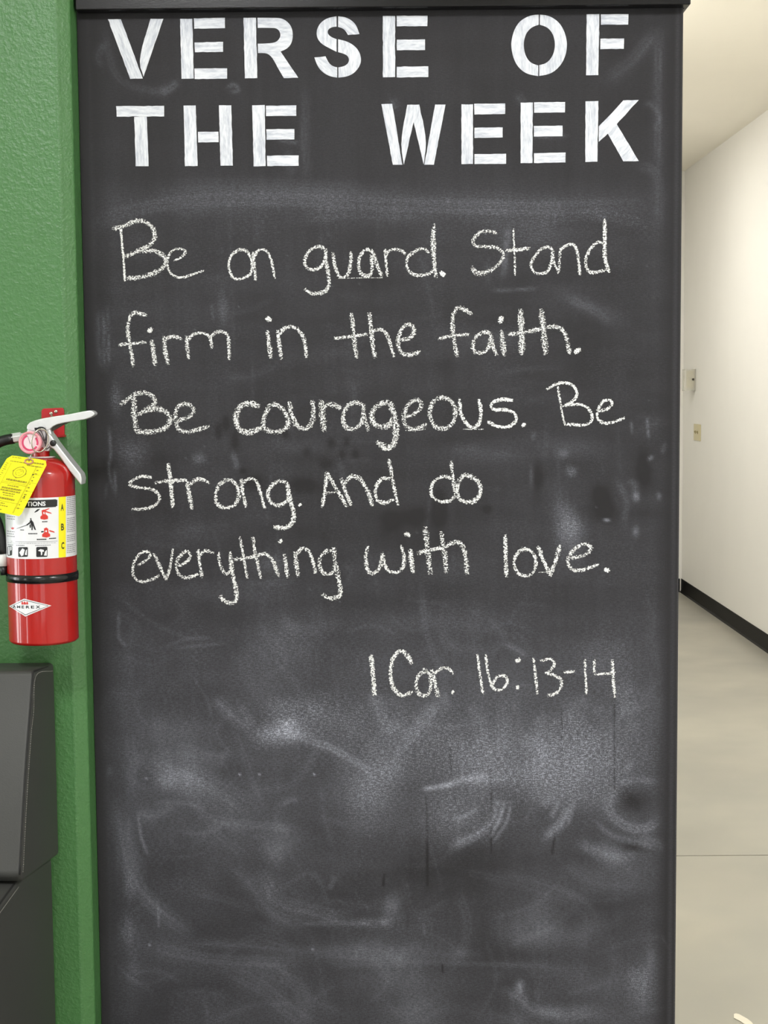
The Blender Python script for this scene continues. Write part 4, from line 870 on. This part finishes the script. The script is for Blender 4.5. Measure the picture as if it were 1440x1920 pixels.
mesh('hook', *tube([tuple(q) for q in spline([tuple(h) for h in hk], 0.004)], 0.002, 8), STEEL, brk, smooth=True)

# yellow inspection tag
YT = AY - RC - 0.012
TL, TR, BL, BR = (15, 852.5), (91.5, 864), (-38, 953), (38, 968.5)
def tq(u, v):
    x = (TL[0] * (1 - u) + TR[0] * u) * (1 - v) + (BL[0] * (1 - u) + BR[0] * u) * v
    y = (TL[1] * (1 - u) + TR[1] * u) * (1 - v) + (BL[1] * (1 - u) + BR[1] * u) * v
    return x, y
def tp3(u, v, dy=0.0):
    x, y = tq(u, v); return onY(x, y, YT - 0.004 * v + 0.003 * (u - 0.5) ** 2 - dy)
tl = empty('inspection_tag', tuple(tp3(0.55, 0.08)), 'yellow inspection tag hanging by its eyelet from the fire extinguisher valve', 'tag')
out = [(0.02, 0.07), (0.10, 0.005), (0.2, 0.0), (0.4, 0.0), (0.6, 0.0), (0.8, 0.0), (0.93, 0.005), (1.0, 0.08)] + [(1.0, v) for v in (.25, .5, .75, .95)] + [(0.97, 1.0)] + [(u, 1.0) for u in (.8, .6, .4, .2, .03)] + [(0.0, v) for v in (.95, .75, .5, .25)]
V = [tp3(u, v) for u, v in out] + [tp3(u, v, -0.0005) for u, v in out]; n = len(out)
V.append(tp3(0.5, 0.5)); V.append(tp3(0.5, 0.5, -0.0005))
mesh('card', V, [(2 * n, i, (i + 1) % n) for i in range(n)] + [(2 * n + 1, n + (i + 1) % n, n + i) for i in range(n)] + [(i, (i + 1) % n, n + (i + 1) % n, n + i) for i in range(n)], YEL, tl)
Vp, Fp = [], []
def tquad(u0, u1, v0, v1, d=0.0009):
    n = len(Vp); Vp.extend([tp3(u0, v0, d), tp3(u1, v0, d), tp3(u1, v1, d), tp3(u0, v1, d)]); Fp.append((n, n + 1, n + 2, n + 3))
def tline(u0, u1, v, h, mean=0.06, gap=0.012):
    u = u0
    while u < u1 - 0.01:
        wl = min(u1 - u, rng.uniform(.5, 1.5) * mean); tquad(u, u + wl, v + rng.uniform(-.002, .002), v + h); u += wl + gap
for u in (0.17, 0.78, 0.80): tquad(u, u + 0.006, 0.13, 0.97)
for v in (0.46, 0.485, 0.80): tquad(0.17, 0.78, v, v + 0.005)
tline(0.12, 0.36, 0.022, 0.01); tline(0.68, 0.95, 0.06, 0.022, .05); tline(0.12, 0.5, 0.09, 0.014); tline(0.55, 0.93, 0.12, 0.016)
for v in (0.405,): tline(0.25, 0.75, v, 0.03, .05)
tline(0.35, 0.62, 0.51, 0.018); tline(0.24, 0.72, 0.555, 0.028, .05); tline(0.24, 0.72, 0.60, 0.022, .05); tline(0.32, 0.62, 0.645, 0.018); tline(0.36, 0.62, 0.685, 0.014); tline(0.22, 0.68, 0.735, 0.03, .05); tline(0.2, 0.5, 0.83, 0.014); tline(0.2, 0.6, 0.87, 0.014); tline(0.2, 0.5, 0.94, 0.016)
for k in range(22): tquad(0.05, rng.uniform(0.08, 0.14), 0.14 + k * 0.036, 0.14 + k * 0.036 + 0.009)
for k in range(12): tquad(0.83, 0.83 + rng.uniform(0.02, 0.06), 0.18 + k * 0.062, 0.18 + k * 0.062 + 0.02)
for v in (0.26, 0.41, 0.56, 0.72, 0.87): tquad(0.80, 1.0, v, v + 0.004)
for k in range(24):                                      # round seal
    a0, a1 = 2 * math.pi * k / 24, 2 * math.pi * (k + 1) / 24
    for r0_, r1_ in ((0.145, 0.16), (0.085, 0.095)) if k % 6 else ((0.145, 0.175),):
        n = len(Vp); Vp.extend([tp3(0.47 + r * math.cos(a), 0.27 + r * 0.62 * math.sin(a), 0.0009) for r, a in ((r0_, a0), (r1_, a0), (r1_, a1), (r0_, a1))]); Fp.append((n, n + 1, n + 2, n + 3))
for k in range(9): tquad(0.40 + rng.uniform(0, .1), 0.44 + rng.uniform(0, .1), 0.22 + k * .012, 0.224 + k * .012)
mesh('print', Vp, Fp, OLIVEINK, tl, label='olive print and round seal')
for u, v in ((0.80, 0.27), (0.86, 0.66), (0.05, 0.42)):
    Vp, Fp = [], []
    tquad(u - .012, u + .018, v - .01, v + .012, 0.0012); mesh('punch_mark', Vp, Fp, INK, tl)
gcen = tp3(0.55, 0.055, 0.001)
mesh('eyelet', *tube([(gcen.x + 0.0062 * math.cos(a), gcen.y, gcen.z - 0.0005 + 0.0036 * math.sin(a)) for a in [2 * math.pi * i / 24 for i in range(24)]], 0.0012, 8, closed=True), GROM, tl, smooth=True, label='brown paper eyelet')
mesh('tie', *tube([tuple(q) for q in spline([tuple(gcen), tuple(onY(58, 853, YT - 0.002)), tuple(onY(66, 848, YV - 0.04)), tuple(onY(72, 846, YV - 0.036))], 0.003)], 0.0008, 8), STEEL, tl, smooth=True)

# ------------------------------------------------------------------ booth seat in the corner
XS = onY(104, 1400, YG - 0.012).x
def yz(x, y): p = onX(x, y, XS); return p.y, p.z
ft = yz(63, 1274); fb = yz(40, 1656)
yb = YG - 0.006
zt_ = onY(60, 1240, yb).z; zbk = onY(106, 1603, yb).z
booth = empty('booth_seat', (XS - 0.8, 2.0, 0), 'grey vinyl booth seat standing against the green wall below the fire extinguisher', 'booth seat')
XLo = XS - 1.7
# back cushion: rounded profile, lofted along its length
def loft(prof_fn, xs): 
    V, F = [], []; rings = [prof_fn(x) for x in xs]; n = len(rings[0])
    for x, r in zip(xs, rings): V += [(x, y, z) for y, z in r]
    for i in range(len(xs) - 1):
        for k in range(n): F.append((i * n + k, i * n + (k + 1) % n, (i + 1) * n + (k + 1) % n, (i + 1) * n + k))
    F.append(tuple(range(n))); F.append(tuple((len(xs) - 1) * n + k for k in range(n)))
    return V, F
def densify(P, m=10):
    out = []
    for i in range(len(P)):
        a, b = P[i], P[(i + 1) % len(P)]
        for k in range(m): out.append((a[0] + (b[0] - a[0]) * k / m, a[1] + (b[1] - a[1]) * k / m))
    return out
def rounded(P, r, seg=5):
    out = []
    n = len(P)
    for i in range(n):
        p = Vector(P[i]); a = (Vector(P[i - 1]) - p).normalized(); b = (Vector(P[(i + 1) % n]) - p).normalized()
        rr = r[i]
        s, e = p + a * rr, p + b * rr
        for k in range(seg + 1):
            t = k / seg; out.append(tuple(s * (1 - t) ** 2 + p * 2 * t * (1 - t) + e * t * t))
    return out
yfm = (ft[0] + fb[0]) / 2 - 0.008; zfm = (ft[1] + fb[1]) / 2
cprof = [(yb, zbk), (yb, zt_ - 0.002), (ft[0] + 0.006, ft[1] + 0.012), (ft[0], ft[1] - 0.004), (yfm, zfm), (fb[0], fb[1] + 0.012), (fb[0] + 0.012, fb[1] - 0.002)]
# gentle crown on the front face, eased top and bottom front corners
front = [tuple(q) for q in spline([cprof[3], (yfm, zfm), cprof[5]], 0.03)]
hull = [cprof[0], cprof[1], cprof[2]] + front + [cprof[6]]
cyc = sum(p[0] for p in cprof) / 7; czc = sum(p[1] for p in cprof) / 7
cu = mesh('back_cushion', *prism([(XLo, y, z) for y, z in hull], (XS - XLo, 0, 0)), VINYL, booth, bevel=0.007, segs=5)
# base and seat block
XB = onY(98, 1640, yb).x
zseat = fb[1] - 0.006
bprof = [(yb, 0.02), (yb, zbk - 0.004), (fb[0] + 0.03, zseat), (1.72, zseat - 0.004), (1.70, zseat - 0.06), (1.74, 0.02)]
bs = mesh('base', *prism([(XLo, y, z) for y, z in bprof], (XB - XLo, 0, 0)), VINYL, booth, bevel=0.006, segs=4)
mesh('plinth', *box(XLo + 0.02, XB - 0.03, 1.80, yb - 0.01, 0.0, 0.02), BLACKRUB, booth)
# welt seam and stitching down the front edge of the back cushion, over its top, and along the seat
def seamline(path, stitches, parent):
    mesh('seam', *tube([tuple(p) for p in path], 0.0015, 8), SEAMDK, parent, smooth=True, label='dark seam line')
    Q = [Vector(q) for q in spline([tuple(p) for p in stitches], 0.0032)]
    mesh('stitching', *join([tube([Q[i], Q[i] + (Q[i + 1] - Q[i]) * 0.62], 0.0007, 5) for i in range(len(Q) - 1)]), THREAD, parent, label='row of grey stitches')
def outline(inset, top):
    """the front edge of the cushion from its back top corner down, drawn in towards the middle"""
    r = [(yb - 0.012, zt_ - 0.004)] + [cprof[2]] + front[1:]; o = []
    for y, z in r:
        v = Vector((y - cyc, z - czc)); o.append((y + (inset if y < cyc + 0.02 else 0), z - (inset if z > zt_ - 0.06 else 0)))
    return o
ea = [(XS - 0.0025, y, z) for y, z in outline(0.0012, 0)]
st = [(XS + 0.0002, y, z) for y, z in outline(0.0095, 0)]
seamline([q for k in range(len(ea) - 1) for q in (ea[k], tuple((a + b) / 2 for a, b in zip(ea[k], ea[k + 1])))] + [ea[-1]], st, cu)
seamline([(XB - 0.003, fb[0] + 0.02, zseat - 0.0012), (XB - 0.003, 2.0, zseat - 0.0026), (XB - 0.003, 1.75, zseat - 0.0048)], [(XB + 0.0002, fb[0] + 0.03, zseat - 0.010), (XB + 0.0002, 2.0, zseat - 0.0115), (XB + 0.0002, 1.75, zseat - 0.0135)], bs)

# ------------------------------------------------------------------ small fittings on the hallway wall
ya = onX(1304.5, 712, XWR).y
zc0, zc1 = onX(1298, 733, XWR).z, onX(1298, 692, XWR).z
zc = (zc0 + zc1) / 2
TH = 0.075; WD = 0.13
th = empty('thermostat_guard', (XWR, ya + WD / 2, zc), 'clear plastic guard box over a beige thermostat on the cream hallway wall', 'thermostat')
mesh('back_plate', *box(XWR - 0.006, XWR - 0.0002, ya, ya + WD, zc0, zc1), GREYPL, th, bevel=0.002)
cv = [(XWR - 0.006, ya + 0.004), (XWR - TH + 0.01, ya + 0.006), (XWR - TH, ya + 0.016), (XWR - TH, ya + WD - 0.016), (XWR - TH + 0.01, ya + WD - 0.006), (XWR - 0.006, ya + WD - 0.004)]
th_t = 0.003
inner = [(XWR - 0.006, ya + 0.004 + th_t), (XWR - TH + 0.012, ya + 0.006 + th_t), (XWR - TH + th_t, ya + 0.018), (XWR - TH + th_t, ya + WD - 0.018), (XWR - TH + 0.012, ya + WD - 0.006 - th_t), (XWR - 0.006, ya + WD - 0.004 - th_t)]
loop = cv + inner[::-1]
cvr = mesh('clear_cover', *join([prism([(x, y, zc0 + 0.002) for x, y in loop], (0, 0, zc1 - zc0 - 0.004)), prism([(x, y, zc0 + 0.002) for x, y in cv], (0, 0, 0.004)), prism([(x, y, zc1 - 0.006) for x, y in cv], (0, 0, 0.004))]), CLEAR, th, label='clear plastic cover')
bd = mesh('thermostat_body', *box(XWR - 0.050, XWR - 0.006, ya + 0.03, ya + WD - 0.03, zc0 + 0.022, zc1 - 0.014), BEIGED, th, bevel=0.004, label='beige thermostat')
mesh('display', *box(XWR - 0.046, XWR - 0.018, ya + 0.0285, ya + 0.031, zc + 0.008, zc + 0.022), GREYPL, bd)
mesh('lock', *lathe([(0.008, -0.006), (0.008, 0.0), (0.004, 0.002)], (XWR - 0.019, ya + 0.004, zc + 0.004), 16, 'y'), DARKPL, th, smooth=True, label='dark key lock')

y1, y0_ = onX(1302.3, 810, XWR).y, onX(1314.5, 810, XWR).y
zs0, zs1 = onX(1308, 826.3, XWR).z, onX(1308, 795.2, XWR).z
sw = empty('light_switch', (XWR, (y0_ + y1) / 2, (zs0 + zs1) / 2), 'ivory wall switch plate below the thermostat on the cream hallway wall', 'light switch')
mesh('switch_plate', *box(XWR - 0.007, XWR - 0.0002, y0_, y1, zs0, zs1), BEIGE, sw, bevel=0.003)
zm_ = (zs0 + zs1) / 2
for px_ in (1306.0, 1310.2):
    yy = onX(px_, 810, XWR).y
    mesh('toggle', *prism([(XWR - 0.007, yy - 0.008, zm_ - 0.012), (XWR - 0.018, yy - 0.008, zm_ + 0.004), (XWR - 0.018, yy - 0.008, zm_ + 0.009), (XWR - 0.007, yy - 0.008, zm_ + 0.012)], (0, 0.016, 0)), simple('switch_toggle_plastic', lin((160, 150, 112)), 0.4), sw, bevel=0.001)

# scrap of white tape on the floor
sp = [(1376, 1901.5), (1380, 1900.5), (1386, 1902), (1394, 1906.5), (1402, 1911), (1409, 1916.5), (1414, 1923), (1419, 1933), (1414, 1937), (1406, 1930), (1398, 1922), (1388, 1915), (1376, 1909)]
tpv = mesh('tape_scrap', *prism([onZ(x, y, 0.0008) for x, y in sp], (0, 0, 0.0008)), TAPE)
tag(tpv, 'small curled scrap of off-white tape lying on the concrete hallway floor', 'tape')
